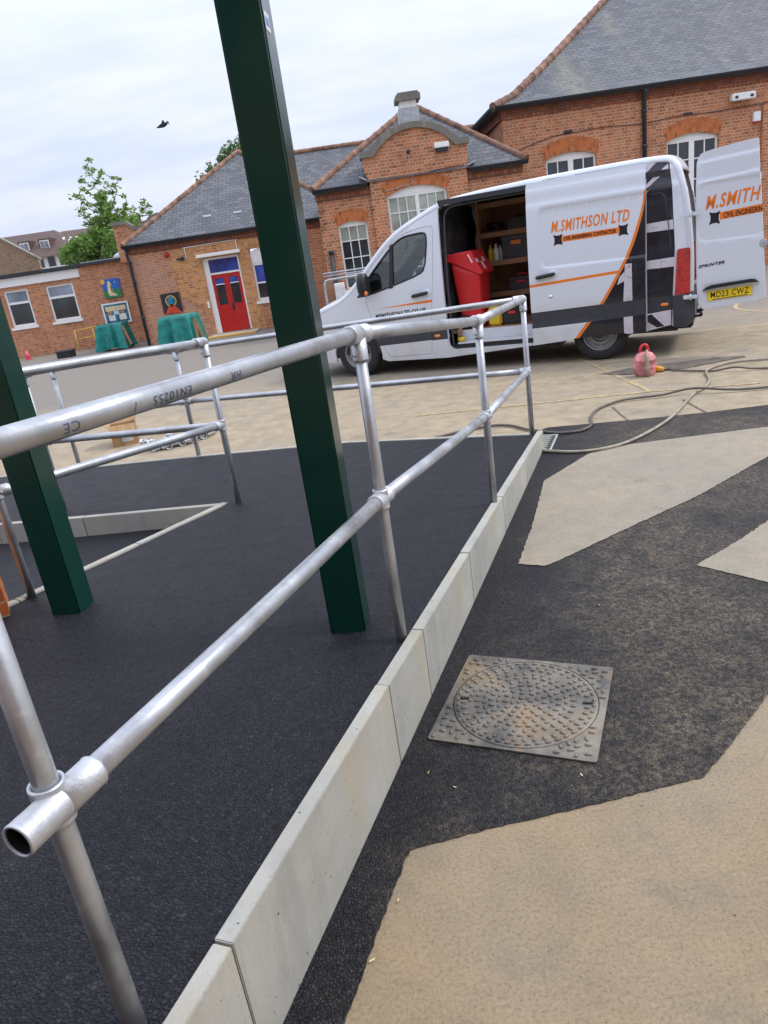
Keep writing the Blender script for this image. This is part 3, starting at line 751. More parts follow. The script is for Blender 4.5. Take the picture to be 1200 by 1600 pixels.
# ------------------------------------------------------------------ the van (local frame: x = along the side towards the rear, y = inwards, z = up)
VAN = thing('panel_van', 'white contractor panel van with orange lettering, side door slid back and rear doors open', 'van', (-.136, 11.067, 0), None, -.47150)
def tum(z): return .11*max(0, (z-1.0)/1.35)**1.6 + .025*max(0, (.5-z)/.3)
def recess(s, z, cx, cz, hx, hz, r, d=.012):
    qx = abs(s-cx)-hx+r; qz = abs(z-cz)-hz+r
    sd = sqrt(max(qx, 0)**2+max(qz, 0)**2)+min(max(qx, qz), 0)-r
    t = min(1, max(0, -sd/.022+.5)); return d*t*t*(3-2*t)
def step(x, a, w=.010):
    t = min(1, max(0, (x-a)/w+.5)); return t*t*(3-2*t)
def skin(s, z):
    y = tum(z)
    if s > 2.7: y += recess(s, z, 3.75, 1.62, .80, .36, .09)
    y += .012*step(z, 2.225, .03) + .012*step(z, 2.045, .03)
    y += .008*(1-step(z, .745, .012)) if z > .66 else (.008*step(z, .53, .012) - .0)
    return y
def door_y(s, z): return skin(s, z)
def body_y(s, z):
    taper = .30*max(0, (-.1-s)/.9)**2
    rear = .10*max(0, (s-4.52)/.24)**2
    return .07 + skin(s, z) + taper + rear
TOP = [(4.785, .76), (4.79, 1.0), (4.785, 1.3), (4.755, 1.65), (4.715, 1.95), (4.645, 2.22), (4.56, 2.335), (4.42, 2.37), (3.9, 2.378), (3.2, 2.376), (2.6, 2.362), (2.1, 2.345), (1.75, 2.318), (1.5, 2.27), (1.2, 2.15), (.98, 2.055), (.79, 1.955), (.56, 1.77), (.31, 1.53), (.12, 1.345), (-.08, 1.205), (-.28, 1.13), (-.55, 1.06), (-.80, .95), (-.93, .80), (-.98, .6), (-.97, .30)]
def smooth_pl(pl, n=2):
    for _ in range(n):
        o = [pl[0]]
        for a, b in zip(pl, pl[1:]): o += [(a[0]*.75+b[0]*.25, a[1]*.75+b[1]*.25), (a[0]*.25+b[0]*.75, a[1]*.25+b[1]*.75)]
        pl = o+[pl[-1]]
    return pl
TOPS = smooth_pl(TOP)
def inset_pl(pl, d):
    o = []
    for i, p in enumerate(pl):
        a = pl[max(0, i-1)]; b = pl[min(len(pl)-1, i+1)]; t = Vector((b[0]-a[0], b[1]-a[1])).normalized()
        n = Vector((-t.y, t.x)); o.append((p[0]+n.x*d, p[1]+n.y*d))
    return o
INS = inset_pl(TOPS, .075)
ARCHF = [(.07+.405*cos(a), .32+.405*sin(a)) for a in [pi*1.06-i*pi*1.12/18 for i in range(19)]]
BOT = [(-.90, .27)] + ARCHF + [(.56, .205), (1.5, .19), (2.8, .27), (3.24, .305), (3.33, .325), (3.97, .345), (4.08, .31), (4.53, .37), (4.66, .40), (4.70, .74)]
SIDE = BOT + INS
CABWIN = smooth_pl([(.19, 1.17), (.35, 1.38), (.51, 1.54), (.83, 1.83), (.98, 1.915), (1.14, 1.935), (1.33, 1.94), (1.375, 1.90), (1.37, 1.74), (1.31, 1.44), (1.22, 1.375), (.81, 1.27), (.38, 1.175), (.19, 1.17)], 1)[:-1]
OPEN = rrect(1.555, .30, 2.95, 2.255, .10)
def V3(fy): return lambda s, z: Vector((s, fy(s, z), z))
def band_polys():
    return [([(4.25, 1.62), (4.55, 1.63), (4.56, 1.52), (4.25, 1.52)], 4), ([(4.25, 1.19), (4.57, 1.20), (4.57, 1.09), (4.25, 1.09)], 4),
            ([(4.25, .548), (4.53, .575), (4.53, .39), (4.45, .375), (4.25, .335)], 4), ([(4.25, .53), (4.30, .54), (4.45, .38), (4.36, .37), (4.25, .45)], 3),
            ([(4.25, 2.37), (4.45, 2.37), (4.25, 2.20)], 4), ([(4.25, 2.07), (4.49, 2.26), (4.50, 2.20), (4.25, 2.02)], 4),
            ([(4.25, .565), (4.25, .745), (4.56, .745), (4.56, .585)], 1)]
VMATS = ['white_van', 'van_grey', 'orange', 'livery_black', 'band']
def van_body():
    mb = MB()
    reg = [([(.30, .645), (1.55, .645), (1.55, .46), (.42, .44)], 1), ([(4.25, .30), (4.25, 2.40), (4.49, 2.40), (4.54, 2.01), (4.575, 1.3), (4.55, .75), (4.54, .36)], 3)] + band_polys()
    cdt_panel(mb, SIDE, V3(body_y), [OPEN, CABWIN_D], reg, [[(2.96, z), (4.7, z)] for z in (2.21, 2.24, 2.03, 2.06)]+[[(-.9, .745), (4.7, .745)], [(.9, 2.07), (1.2, 2.14), (1.53, 2.20)], [(4.25, .4), (4.25, 2.3)]], .09, .035)
    o = mb.build('body', VMATS, VAN, False, False); thick(o, .045)
    return o
CABDOOR = smooth_pl([(.345, 1.155), (.33, 1.05), (.36, .95), (.46, .66), (.565, .30), (.62, .262), (1.25, .262), (1.285, .30), (1.33, .75), (1.42, 1.35), (1.475, 1.98), (1.44, 2.005), (1.18, 1.985), (.93, 1.925), (.76, 1.82), (.50, 1.60), (.345, 1.44), (.22, 1.25), (.345, 1.155)], 1)[:-1]
CABWIN_D = CABDOOR
def van_cab_door():
    mb = MB()
    dp = inset_poly(CABDOOR, .005)
    reg = [([(.30, .645), (1.55, .645), (1.55, .47), (.42, .44)], 1), ([(.41, .975), (1.55, 1.04), (1.55, .992)], 2)]
    cdt_panel(mb, dp, V3(lambda s, z: body_y(s, z)+.002), [CABWIN], reg, [], .08, .03)
    d = mb.build('cab_door', VMATS, VAN, False, False); thick(d, .05)
    mb = MB(); cdt_panel(mb, CABWIN, V3(lambda s, z: body_y(s, z)+.022), step=.15, edge=.05)
    mb.build('window', 'glass', d, False)
    # seal round the window and the quarter light bar
    mb = MB(); pts = [Vector((s, body_y(s, z)+.006, z)) for s, z in dens(inset_poly(CABWIN, .012), .05)]; mb.tube(pts+[pts[0]], .013, 0, 8, False)
    mb.build('window_seal', 'plastic', d, False)
    mb = MB(); mb.prism([(.795, 1.82), (.845, 1.845), (.79, 1.25), (.73, 1.24)], lambda s, z, dd: Vector((s, body_y(s, z)+dd, z)), -.003, .03); mb.build('window_bar', 'plastic', d, False)
    mb = MB(); mb.prism([(.20, 1.168), (.36, 1.39), (.40, 1.37), (.39, 1.178)], lambda s, z, dd: Vector((s, body_y(s, z)+dd, z)), -.002, .03); mb.build('mirror_base', 'plastic', d, False)
    mb = MB()
    mb.sphere((.40, -.13, 1.36), 1, 0, seg=20, fn=lambda p: Vector((.405+max(-.07, min(.075, p.x*.10)), -.10+p.y*.12, 1.345+max(-.145, min(.16, p.z*.19)))))
    mb.box((.42, .02, 1.24), (.07, .12, .06), 0, .015)
    mb.sphere((.465, -.17, 1.23), .03, 1, (.9, .7, 1.1), 10)
    mb.build('mirror', ['plastic', 'amber'], d, False)
    door_handle(d, 1.21, 1.115, lambda s, z: body_y(s, z))
    text_on('lettering', 'MSMITHSONLTD.CO.UK', .10, lambda x, y, z: Vector((.45+x, body_y(.45+x, .83+y+.03*x)-.0015-z, .835+y+.03*x)), 'livery_black', d, .82, shear=.25, bold=.002, spacing=1.05)
def inset_poly(pl, d):
    n = len(pl); A = sum(pl[i][0]*pl[(i+1) % n][1]-pl[(i+1) % n][0]*pl[i][1] for i in range(n)); sg = 1 if A > 0 else -1; o = []
    for i, p in enumerate(pl):
        a = pl[i-1]; b = pl[(i+1) % n]; t = Vector((b[0]-a[0], b[1]-a[1])).normalized(); o.append((p[0]-t.y*d*sg, p[1]+t.x*d*sg))
    return o
def door_handle(parent, s, z, fy):
    mb = MB(); y = fy(s, z)
    mb.sphere((s, y, z), 1, 1, seg=20, fn=lambda p: Vector((s+.085+p.x*.068, y+p.y*.010, z+.008+p.z*.055)))
    mb.tube([(s-.13, y-.005, z-.016), (s-.11, y-.035, z-.012), (s, y-.045, z), (s+.07, y-.040, z+.008), (s+.10, y-.004, z+.01)], [.020, .025, .026, .025, .02], 0, 12)
    mb.build('door_handle', ['plastic', 'white_van'], parent, False)
def van_roof():
    mb = MB(); rows = []; W = 2.0
    for k, ((s, z), (si, zi)) in enumerate(zip(TOPS, INS)):
        y0 = body_y(si, zi); r = []
        for a in range(6):
            t = a/5*pi/2; r.append(Vector((si+(s-si)*sin(t), y0+.075*(1-cos(t)), zi+(z-zi)*sin(t))))
        nd = Vector((s-si, z-zi)).normalized()
        for a in range(1, 10):
            f = a/10; b = .035*(1-(2*f-1)**2) + (.05*(1-(2*f-1)**2) if s < 1.2 else 0)
            r.append(Vector((s+nd.x*b, y0+.075+(W+.14-2*y0-.15)*f, z+nd.y*b)))
        for a in range(5, -1, -1):
            t = a/5*pi/2; r.append(Vector((si+(s-si)*sin(t), W+.14-y0-.075*(1-cos(t)), zi+(z-zi)*sin(t))))
        rows.append(r)
    V = mb.grid(rows)
    gone = [f for f in mb.bm.faces if f.calc_center_median().x > 4.55 and f.calc_center_median().z < 2.16 and .22 < f.calc_center_median().y < 1.92]
    bmesh.ops.delete(mb.bm, geom=gone, context='FACES')
    for f in mb.bm.faces:
        c = f.calc_center_median()
        if -.02 < c.x < .90 and c.z > 1.2 and .34 < c.y < 1.80: f.material_index = 1
        if c.x < -.60 and c.z < .82: f.material_index = 2
    o = mb.build('roof_and_bonnet', ['white_van', 'glass', 'van_grey'], VAN, False); m = o.modifiers.new('t', 'SOLIDIFY'); m.thickness = .02; m.offset = -1
def van_far_side():
    mb = MB(); f = lambda s, z: Vector((s, 2.14-body_y(s, z)+0.0, z))
    cdt_panel(mb, SIDE, f, [CABWIN], [], [], .15, .06)
    o = mb.build('body_side', 'white_van', VAN, False); thick(o, .03, 0)
    mb = MB(); cdt_panel(mb, CABWIN, f, step=.2, edge=.06); mb.build('window', 'glass', o, False)
def van_slide_door():
    mb = MB()
    out = [(2.79, .275), (3.24, .308), (3.34, .325), (3.97, .342), (4.06, .318), (4.235, .338)] + arc(4.205, 2.265, .04, 0, pi/2, 4) + arc(2.83, 2.265, .04, pi/2, pi, 4)
    black = [(4.26, 2.05), (4.25, 2.00), (4.225, 1.84), (4.165, 1.63), (4.065, 1.35), (3.925, 1.085), (3.695, .72), (3.53, .52), (3.345, .29), (4.26, .29)]
    o_out = [(4.245, 2.02), (4.235, 1.84), (4.182, 1.63), (4.085, 1.35), (3.945, 1.085), (3.72, .72), (3.56, .52), (3.37, .29)]
    o_in = [(4.225, 2.0), (4.208, 1.84), (4.145, 1.63), (4.045, 1.35), (3.905, 1.085), (3.675, .72), (3.505, .52), (3.32, .29)]
    o_out = smooth_pl(o_out, 1); o_in = smooth_pl(o_in, 1)
    reg = [([(2.7, 1.03), (3.93, 1.09), (3.93, 1.125), (2.7, 1.065)], 2), (smooth_pl(black[:-1], 1)+[black[-1]], 3), ([(4.0, 1.19), (4.08, 1.19), (4.08, .33), (3.97, .33), (3.97, .73)], 4), (o_out+o_in[::-1], 2),
           ([(3.93, 1.04), (3.99, 1.10), (3.99, .99), (3.90, .95)], 4), ([(2.7, .705), (4.3, .748), (4.3, .558), (3.56, .525), (2.7, .50)], 1)]
    ins = lambda d: rrect(2.95+d, 1.26+d, 4.55-d, 1.98-d, .09)
    rec = [[p for p in dens(rrect(2.95+d, 1.26+d, 4.55-d, 1.98-d, .09-d*.5), .03) if p[0] < 4.23] for d in (-.011, 0, .011)]
    cr = [[(2.80, z), (4.23, z)] for z in (2.21, 2.225, 2.24, 2.03, 2.045, 2.06)] + [[(2.95, 1.255), (4.24, 1.275)]]
    segs = []
    for r in rec:
        # split where the loop leaves the door
        cur = [r[0]]
        for p in r[1:]:
            if sqrt((p[0]-cur[-1][0])**2+(p[1]-cur[-1][1])**2) > .08: segs.append(cur); cur = []
            cur.append(p) if cur or True else None
        segs.append(cur)
    cdt_panel(mb, out, V3(door_y), [], reg, [l for l in segs if len(l) > 1]+cr, .07, .03)
    d = mb.build('sliding_door', VMATS, VAN, False, False); thick(d, .055)
    door_handle(d, 3.02, 1.165, door_y)
    mb = MB(); mb.profile((3.06, -.004+door_y(3.06, .9), .90), (3.06, 1, .90), [(-.004, .0), (-.004, .022), (.004, .026)], 0, 16); mb.build('lock', 'chrome', d, False)
    fl = lambda x0, z0: (lambda x, y, z: Vector((x0+x, door_y(x0+x, z0+y)-.0012-z, z0+y+.010*x)))
    text_on('lettering', 'M.SMITHSON LTD', .188, fl(3.10, 1.682), 'orange', d, .96, shear=.26, bold=.004, spacing=1.12)
    mb = MB(); mb.prism([(3.22, 1.550), (3.95, 1.560), (3.95, 1.632), (3.22, 1.622)], lambda s, z, q: Vector((s, door_y(s, z)+q, z)), -.0012, .001); mb.build('logo_bar', 'orange', d, False)
    for x0 in (3.13, 3.93):
        pl = [(0, 0), (.03, .018), (.08, .018), (.11, 0), (.11, .03), (.10, .05), (.10, .12), (.11, .14), (.11, .17), (.08, .152), (.03, .152), (0, .17), (0, .14), (.01, .12), (.01, .05), (0, .03)]
        mb = MB(); mb.prism([(x0+u, 1.515+v*.80+.010*(x0-3.1)) for u, v in pl], lambda s, z, q: Vector((s, door_y(s, z)+q, z)), -.0018, .001); mb.build('logo_pipe_end', 'livery_black', d, False)
    text_on('lettering', 'CIVIL ENGINEERING CONTRACTOR', .062, lambda x, y, z: Vector((3.26+x, door_y(3.26+x, 1.57)-.0024-z, 1.566+y+.010*x)), 'livery_black', d, .64, bold=.0012)
LD_A = radians(97); LD_O = Vector((4.69, .07, 0)); LD_D = Vector((sin(LD_A), cos(LD_A), 0)); LD_N = Vector((LD_D.y, -LD_D.x, 0))    # outward, to the camera
def LD(t, z, o=0.0): return LD_O + LD_D*t + LD_N*o + Vector((0, 0, z))
def van_rear_doors():
    mb = MB()
    out = smooth_pl([(.20, .55), (.55, .575), (.88, .615), (.885, .66), (.755, 2.34), (.74, 2.36), (.22, 2.315), (.14, 2.285), (.105, 2.18), (.115, 1.3), (.135, .66), (.20, .55)], 1)[:-1]
    def off(t, z):
        o = -.012*step(z-.05*t, 2.195, .03) - .012*step(z-.06*t, 1.985, .03) - recess(t, z, .60, 1.65, .46, .32, .09, .012)
        o -= .055*max(0, (.17-t)/.07)**2 if t < .17 else 0
        o -= recess(t, z, .51, .67, .285, .15, .06, .022)
        return o
    rec = [[p for p in dens(rrect(.14+d, 1.33+d, 1.06-d, 1.97-d, .09), .03) if p[0] < .78] for d in (-.011, .011)]
    lines = [[p for p in r] for r in rec]
    segs = []
    for r in rec:
        cur = [r[0]]
        for p in r[1:]:
            if sqrt((p[0]-cur[-1][0])**2+(p[1]-cur[-1][1])**2) > .08: segs.append(cur); cur = []
            cur.append(p)
        segs.append(cur)
    rec2 = [dens(rrect(.225+d, .52+d, .795-d, .82-d, .06), .03) for d in (-.011, .011)]
    rec2 = [[p for p in r if inside(p, out)] for r in rec2]
    cdt_panel(mb, out, lambda t, z: LD(t, z, off(t, z)), [], [], [l for l in segs if len(l) > 2]+[[(.12, z+.006), (.745, z+.037)] for z in (2.18, 2.195, 2.21)]+[[(.12, z+.007), (.765, z+.046)] for z in (1.97, 1.985, 2.0)], .035, .03)
    d = mb.build('rear_door', 'white_van', VAN, False, False); thick(d, .06)
    d['label'] = 'open rear door with cropped orange lettering and number plate'
    mb = MB(); mb.prism(inset_poly(out, .005), lambda t, z, q: LD(t, z, q), -.085, -.064); mb.build('door_seal', 'plastic', d, False)
    T = lambda x0, z0, k=.055, o=.0015: (lambda x, y, z: LD(x0+x, z0+y+k*x, off(x0+x, z0+y)+o+z))
    text_on('lettering', 'M.SMITH', .205, T(.22, 1.685), 'orange', d, .575, shear=.26, bold=.0045, spacing=1.12)
    mb = MB(); mb.prism([(.375, 1.553), (.825, 1.578), (.818, 1.662), (.375, 1.635)], lambda t, z, q: LD(t, z, off(t, z)+q), -.001, .0012); mb.build('logo_bar', 'orange', d, False)
    pl = [(0, 0), (.03, .018), (.08, .018), (.11, 0), (.11, .03), (.10, .05), (.10, .12), (.11, .14), (.11, .17), (.08, .152), (.03, .152), (0, .17), (0, .14), (.01, .12), (.01, .05), (0, .03)]
    mb = MB(); mb.prism([(.265+u, 1.508+v*.85) for u, v in pl], lambda t, z, q: LD(t, z, off(t, z)+q), -.001, .0018); mb.build('logo_pipe_end', 'livery_black', d, False)
    text_on('lettering', 'CIVIL ENGINEERIN', .085, T(.415, 1.565, .05, .0026), 'livery_black', d, .40, bold=.001)
    text_on('badge', 'SPRINTER', .045, T(.15, 1.035, .09, .002), 'livery_black', d, .29, shear=.35, bold=.002, spacing=1.2)
    mb = MB(); mb.prism([(.20, .765), (.235, .80), (.30, .825), (.72, .855), (.765, .85), (.81, .815), (.70, .815), (.32, .785)], lambda t, z, q: LD(t, z, q), -.03, .03); mb.build('light_visor', 'plastic', d, False)
    mb = MB(); mb.prism([(.258, .640), (.742, .672), (.740, .782), (.256, .750)], lambda t, z, q: LD(t, z, q), -.019, -.010); p = mb.build('number_plate', 'plate', d, False)
    text_on('number', 'MD23 CWZ', .098, lambda x, y, z: LD(.292+x, .672+y+.064*x, -.0095+z), 'livery_black', d, .415, bold=.0008, spacing=1.12)
    mb = MB(); mb.prism([(.31, .648), (.69, .674), (.69, .682), (.31, .656)], lambda t, z, q: LD(t, z, q), -.0105, -.009); mb.build('plate_caption', 'livery_black', d, False)
    mb = MB(); mb.sphere((0, 0, 0), 1, seg=16, fn=lambda p: LD(.835+p.x*.045, 1.235+p.z*.055, -.004+p.y*.008)); mb.build('door_handle', 'lead', d, False)
    # the other leaf, standing open beyond, inner side towards us
    O = Vector((4.69, 2.07, 0)); D = Vector((.985, .17, 0)).normalized(); N = Vector((D.y, -D.x, 0))
    R = lambda t, z, q=0.: O + D*t + N*q + Vector((0, 0, z))
    mb = MB(); mb.prism(out, lambda t, z, q: R(t, z, q), 0, .05); e = mb.build('rear_door', 'white_van', VAN, False)
    e['label'] = 'other rear door, plywood lined inner face showing in the gap'
    for z0, z1 in ((.80, 1.82), (1.92, 2.20)):
        mb = MB(); mb.prism(rrect(.19, z0, .72, z1, .08), lambda t, z, q: R(t, z, q), .051, .058); mb.build('plywood_lining', 'ply', e, False)
    for z in (1.66, .71):
        mb = MB(); mb.box((4.72, .045, z), (.10, .03, .05), 0, .008); mb.profile((4.755, .03, z-.035), (4.755, .03, z+1), [(0, .014), (.07, .014)], 0, 10)
        mb.box((4.80, .03, z), (.06, .02, .045), 0, .006); mb.build('hinge', 'white_van', VAN, False)
def wheel(sx, y, front):
    w = MB(); r = .352; c = Vector((sx, y, r))
    w.profile(c, c+Vector((0, 1, 0)), [(.03, .20), (.004, .225), (-.004, .26), (.0, .30), (.018, .335), (.045, r), (.17, r), (.20, .335), (.215, .26), (.2, .2)], 0, 40, False)
    o = w.build('wheel', 'rubber', VAN, False)
    m = MB(); m.profile(c, c+Vector((0, 1, 0)), [(.0, .222), (-.004, .214), (.012, .205), (.03, .195), (.05, .185), (.03, .16), (.018, .135), (.022, .115), (.05, .105), (.055, .085), (.035, .07), (.02, .055), (.018, .03), (.018, .001)], 0, 40, False)
    m.build('rim', 'steel', o, False)
    m = MB(); m.profile(c, c+Vector((0, 1, 0)), [(-.01, .001), (-.012, .04), (-.004, .055), (.02, .058)], 0, 24); m.build('hub_cap', 'dgrey', o, False)
def van_details():
    for sx in (.06, 3.655):
        wheel(sx, .10, sx < 1); wheel(sx, 1.83, sx < 1)
    # dark wheel housings and underbody
    mb = MB(); mb.box2((-.6, .16, .30), (4.6, 1.98, .36)); mb.box2((-.35, .12, .34), (.52, 1.98, .82)); mb.box2((3.2, .35, .34), (4.1, 1.80, .62)); mb.box2((.9, .25, .20), (3.1, 1.9, .31)); mb.build('underbody', 'plastic', VAN, False)
    mb = MB(); mb.prism([(4.575, .748), (4.60, 1.27), (4.615, 1.285), (4.73, 1.285), (4.745, 1.27), (4.745, .76), (4.735, .745)], lambda s, z, q: Vector((s, body_y(s, z)+q, z)), -.028, .10); t = mb.build('tail_light', 'redlens', VAN, False)
    mb = MB()
    for k in range(9): mb.box((4.655, body_y(4.65, 1.)-.029, .98+k*.022), (.05, .004, .006), 0, rz=.1)
    mb.build('lens_ribs', 'red_p', t, False)
    mb = MB(); mb.prism([(4.57, .748), (4.58, 1.27), (4.615, 1.285), (4.73, 1.285), (4.745, .76), (4.73, .745)], lambda s, z, q: Vector((s, 2.14-body_y(s, z)+q, z)), -.10, .006); mb.build('tail_light', 'redlens', VAN, False)
    mb = MB(); sec = [(4.545, .742), (4.745, .735), (4.79, .68), (4.80, .52), (4.775, .39), (4.70, .345), (4.56, .36)]
    cdt_panel(mb, sec, lambda s, z: Vector((s, .045+tum(z)+.10*max(0, (s-4.6)/.2)**2, z)), step=.05)
    b = mb.build('rear_bumper', 'van_grey', VAN, False, False); thick(b, .05)
    mb = MB(); mb.box2((4.70, .14, .40), (4.80, 2.0, .70), 0, .03); mb.build('bumper_beam', 'van_grey', VAN, False)
    mb = MB(); mb.box2((4.55, .15, .32), (4.78, 1.9, .42), 0, .02); mb.build('rear_step', 'plastic', VAN, False)
    mb = MB(); mb.tube([(4.74, 1.0, .42), (4.84, 1.0, .42), (4.88, 1.0, .47)], .03, 0, 10); mb.sphere((4.885, 1.0, .50), .03); mb.build('tow_bar', 'plastic', VAN, False)
    mb = MB(); mb.tube([(4.76, .30, .44), (4.87, .30, .45)], .018, 0, 8); mb.box((4.87, .30, .46), (.035, .06, .055), 0, .01); mb.build('tow_socket', 'plastic', VAN, False)
    for s, z in ((1.395, .515), (4.455, .645)):
        mb = MB(); mb.sphere((0, 0, 0), 1, seg=14, fn=lambda p: Vector((s+max(-.045, min(.045, p.x*.055)), body_y(s, z)-.002+p.y*.010, z+p.z*.021))); mb.build('side_marker', 'amber', VAN, False)
    mb = MB(); pts = [Vector((u, body_y(u, v)-.001, v)) for u, v in dens([(4.275, 1.95), (4.42, 1.945), (4.46, 1.90), (4.52, 1.42), (4.53, 1.33), (4.50, 1.285), (4.275, 1.275)], .04, False)]; mb.tube(pts, .006, 0, 6); mb.build('quarter_panel_trim', 'dgrey', VAN, False)
    # door opening jambs: white pillar, black top rail, sill and step
    mb = MB(); mb.prism([(1.55, 2.30), (2.80, 2.30), (2.80, 2.235), (1.66, 2.235), (1.60, 2.18)], lambda s, z, q: Vector((s, tum(z)+q, z)), .075, .12); mb.build('door_rail', 'plastic', VAN, False)
    mb = MB(); pts = [Vector((s, tum(z)+.14, z)) for s, z in smooth_pl([(1.60, .34), (1.60, .8), (1.61, 2.05), (1.66, 2.17), (1.78, 2.215), (2.9, 2.22)], 2)]; mb.tube(pts, .014, 0, 8); mb.build('door_seal', 'dgrey', VAN, False)
    mb = MB(); mb.box2((1.56, .12, .27), (2.95, .34, .345), 0, .01); mb.build('step', 'plastic', VAN, False)
    mb = MB(); mb.box2((1.66, .155, .36), (2.90, .345, .385), 0, .004); mb.box2((1.62, .33, .385), (2.93, .35, .53), 0, .004); mb.build('step_plate', 'white_van', VAN, False)
    mb = MB(); mb.box2((1.53, .352, .49), (4.66, 2.0, .535)); mb.build('cargo_floor', 'ply', VAN, False)
    mb = MB()
    cdt_panel(mb, rrect(.27, .36, 1.88, 2.24, .12), lambda y, z: Vector((1.515 + .02*sin(z*14)*(1 if z > .9 else .3) + (.05 if .6 < z < 1.9 else 0)*(1-abs(y-1)/.9), y, z)), step=.06)
    o = mb.build('bulkhead', 'liner', VAN, False); thick(o, .03, 0)
    mb = MB(); mb.box2((1.56, 1.93, .53), (4.6, 1.955, 2.24)); mb.build('wall_lining', 'ply', VAN, False)
    mb = MB(); mb.box2((1.56, .25, 2.285), (4.5, 1.90, 2.305)); mb.build('ceiling_lining', 'liner', VAN, False)
    mb = MB(); mb.box2((2.99, .165, .54), (4.5, .185, 2.2)); mb.build('wall_lining', 'liner', VAN, False)
    for z in (2.20, 1.79, 1.385, .93):
        mb = MB(); mb.box2((1.80, 1.27, z-.02), (4.30, 1.93, z)); mb.box2((1.80, 1.245, z-.055), (4.30, 1.268, z+.018), 0, .002); mb.build('shelf', 'timber', VAN, False)
    mb = MB(); mb.box2((1.745, 1.245, .536), (1.79, 1.30, 2.28)); mb.box2((1.76, 1.30, .536), (1.775, 1.93, 2.28)); mb.build('shelf_upright', 'timber', VAN, False)
    mb = MB(); mb.box2((2.85, 1.25, .536), (2.89, 1.295, 2.18)); mb.build('shelf_upright', 'timber', VAN, False)
    # roof edge decal
    for a, b, m in ((3.0, 3.04, 'orange'), (3.05, 3.26, 'livery_black'), (3.40, 4.22, 'livery_black')):
        mb = MB(); mb.prism([(a, 2.318), (b, 2.32), (b, 2.345), (a, 2.343)], lambda s, z, q: Vector((s, body_y(s, 2.30)+.012+q+(z-2.318)*.8, z)), -.012, .0); mb.build('roof_stripe', m, VAN, False)
    # cab
    mb = MB(); mb.sphere((-.82, .32, .86), 1, 0, seg=16, fn=lambda p: Vector((-.70+p.x*.20, .30+p.y*.10, .88+p.z*.09))); mb.build('headlight', 'lead', VAN, False)
    mb = MB(); mb.sphere((-.82, 1.7, .86), 1, 0, seg=16, fn=lambda p: Vector((-.70+p.x*.20, 1.84+p.y*.10, .88+p.z*.09))); mb.build('headlight', 'lead', VAN, False)
    mb = MB(); mb.box((.10, 1.07, 1.10), (.55, 1.7, .22), 0, .06); mb.box((.30, 1.07, .98), (.25, 1.6, .25), 0, .05); mb.build('dashboard', 'plastic', VAN, False)
    mb = MB(); c = Vector((.56, .58, 1.28)); ax = Vector((.55, 0, .83)).normalized(); u = Vector((0, 1, 0)); w = ax.cross(u)
    mb.tube([c+(u*cos(a)+w*sin(a))*.20 for a in [2*pi*k/28 for k in range(29)]], .016, 0, 8, False); mb.tube([c-u*.2, c, c+u*.2], .018, 0, 8); mb.tube([c, c-ax*.3], .03, 0, 8); mb.build('steering_wheel', 'plastic', VAN, False)
    for y in (.60, 1.35):
        mb = MB(); mb.box((1.05, y, .95), (.52, .50 if y < 1 else .85, .16), 0, .05); mb.box((1.30, y, 1.28), (.16, .48 if y < 1 else .82, .62), 0, .06, rot=Matrix.Rotation(.18, 3, 'Y')); mb.box((1.37, y, 1.66), (.10, .26, .18), 0, .04); mb.build('seat', 'seatgrey', VAN, False)
    mb = MB(); mb.tube([(.93, .45, 1.86), (.95, .42, 1.80), (.92, .40, 1.74)], .02, 0, 8); mb.sphere((.98, .75, 1.84), 1, 0, seg=10, fn=lambda p: Vector((.98+p.x*.05, .78+p.y*.14, 1.83+p.z*.035))); mb.build('cab_mirror', 'shirt', VAN, False)
van_body(); van_cab_door(); van_roof(); van_far_side(); van_slide_door(); van_rear_doors(); van_details()
VM = Matrix.Translation(Vector((-.136, 11.067, 0))) @ Matrix.Rotation(-.47150, 4, 'Z')
def vthing(name, label, cat, c, group=None):
    w = VM @ Vector(c); t = thing(name, label, cat, w, group, -.47150); return t
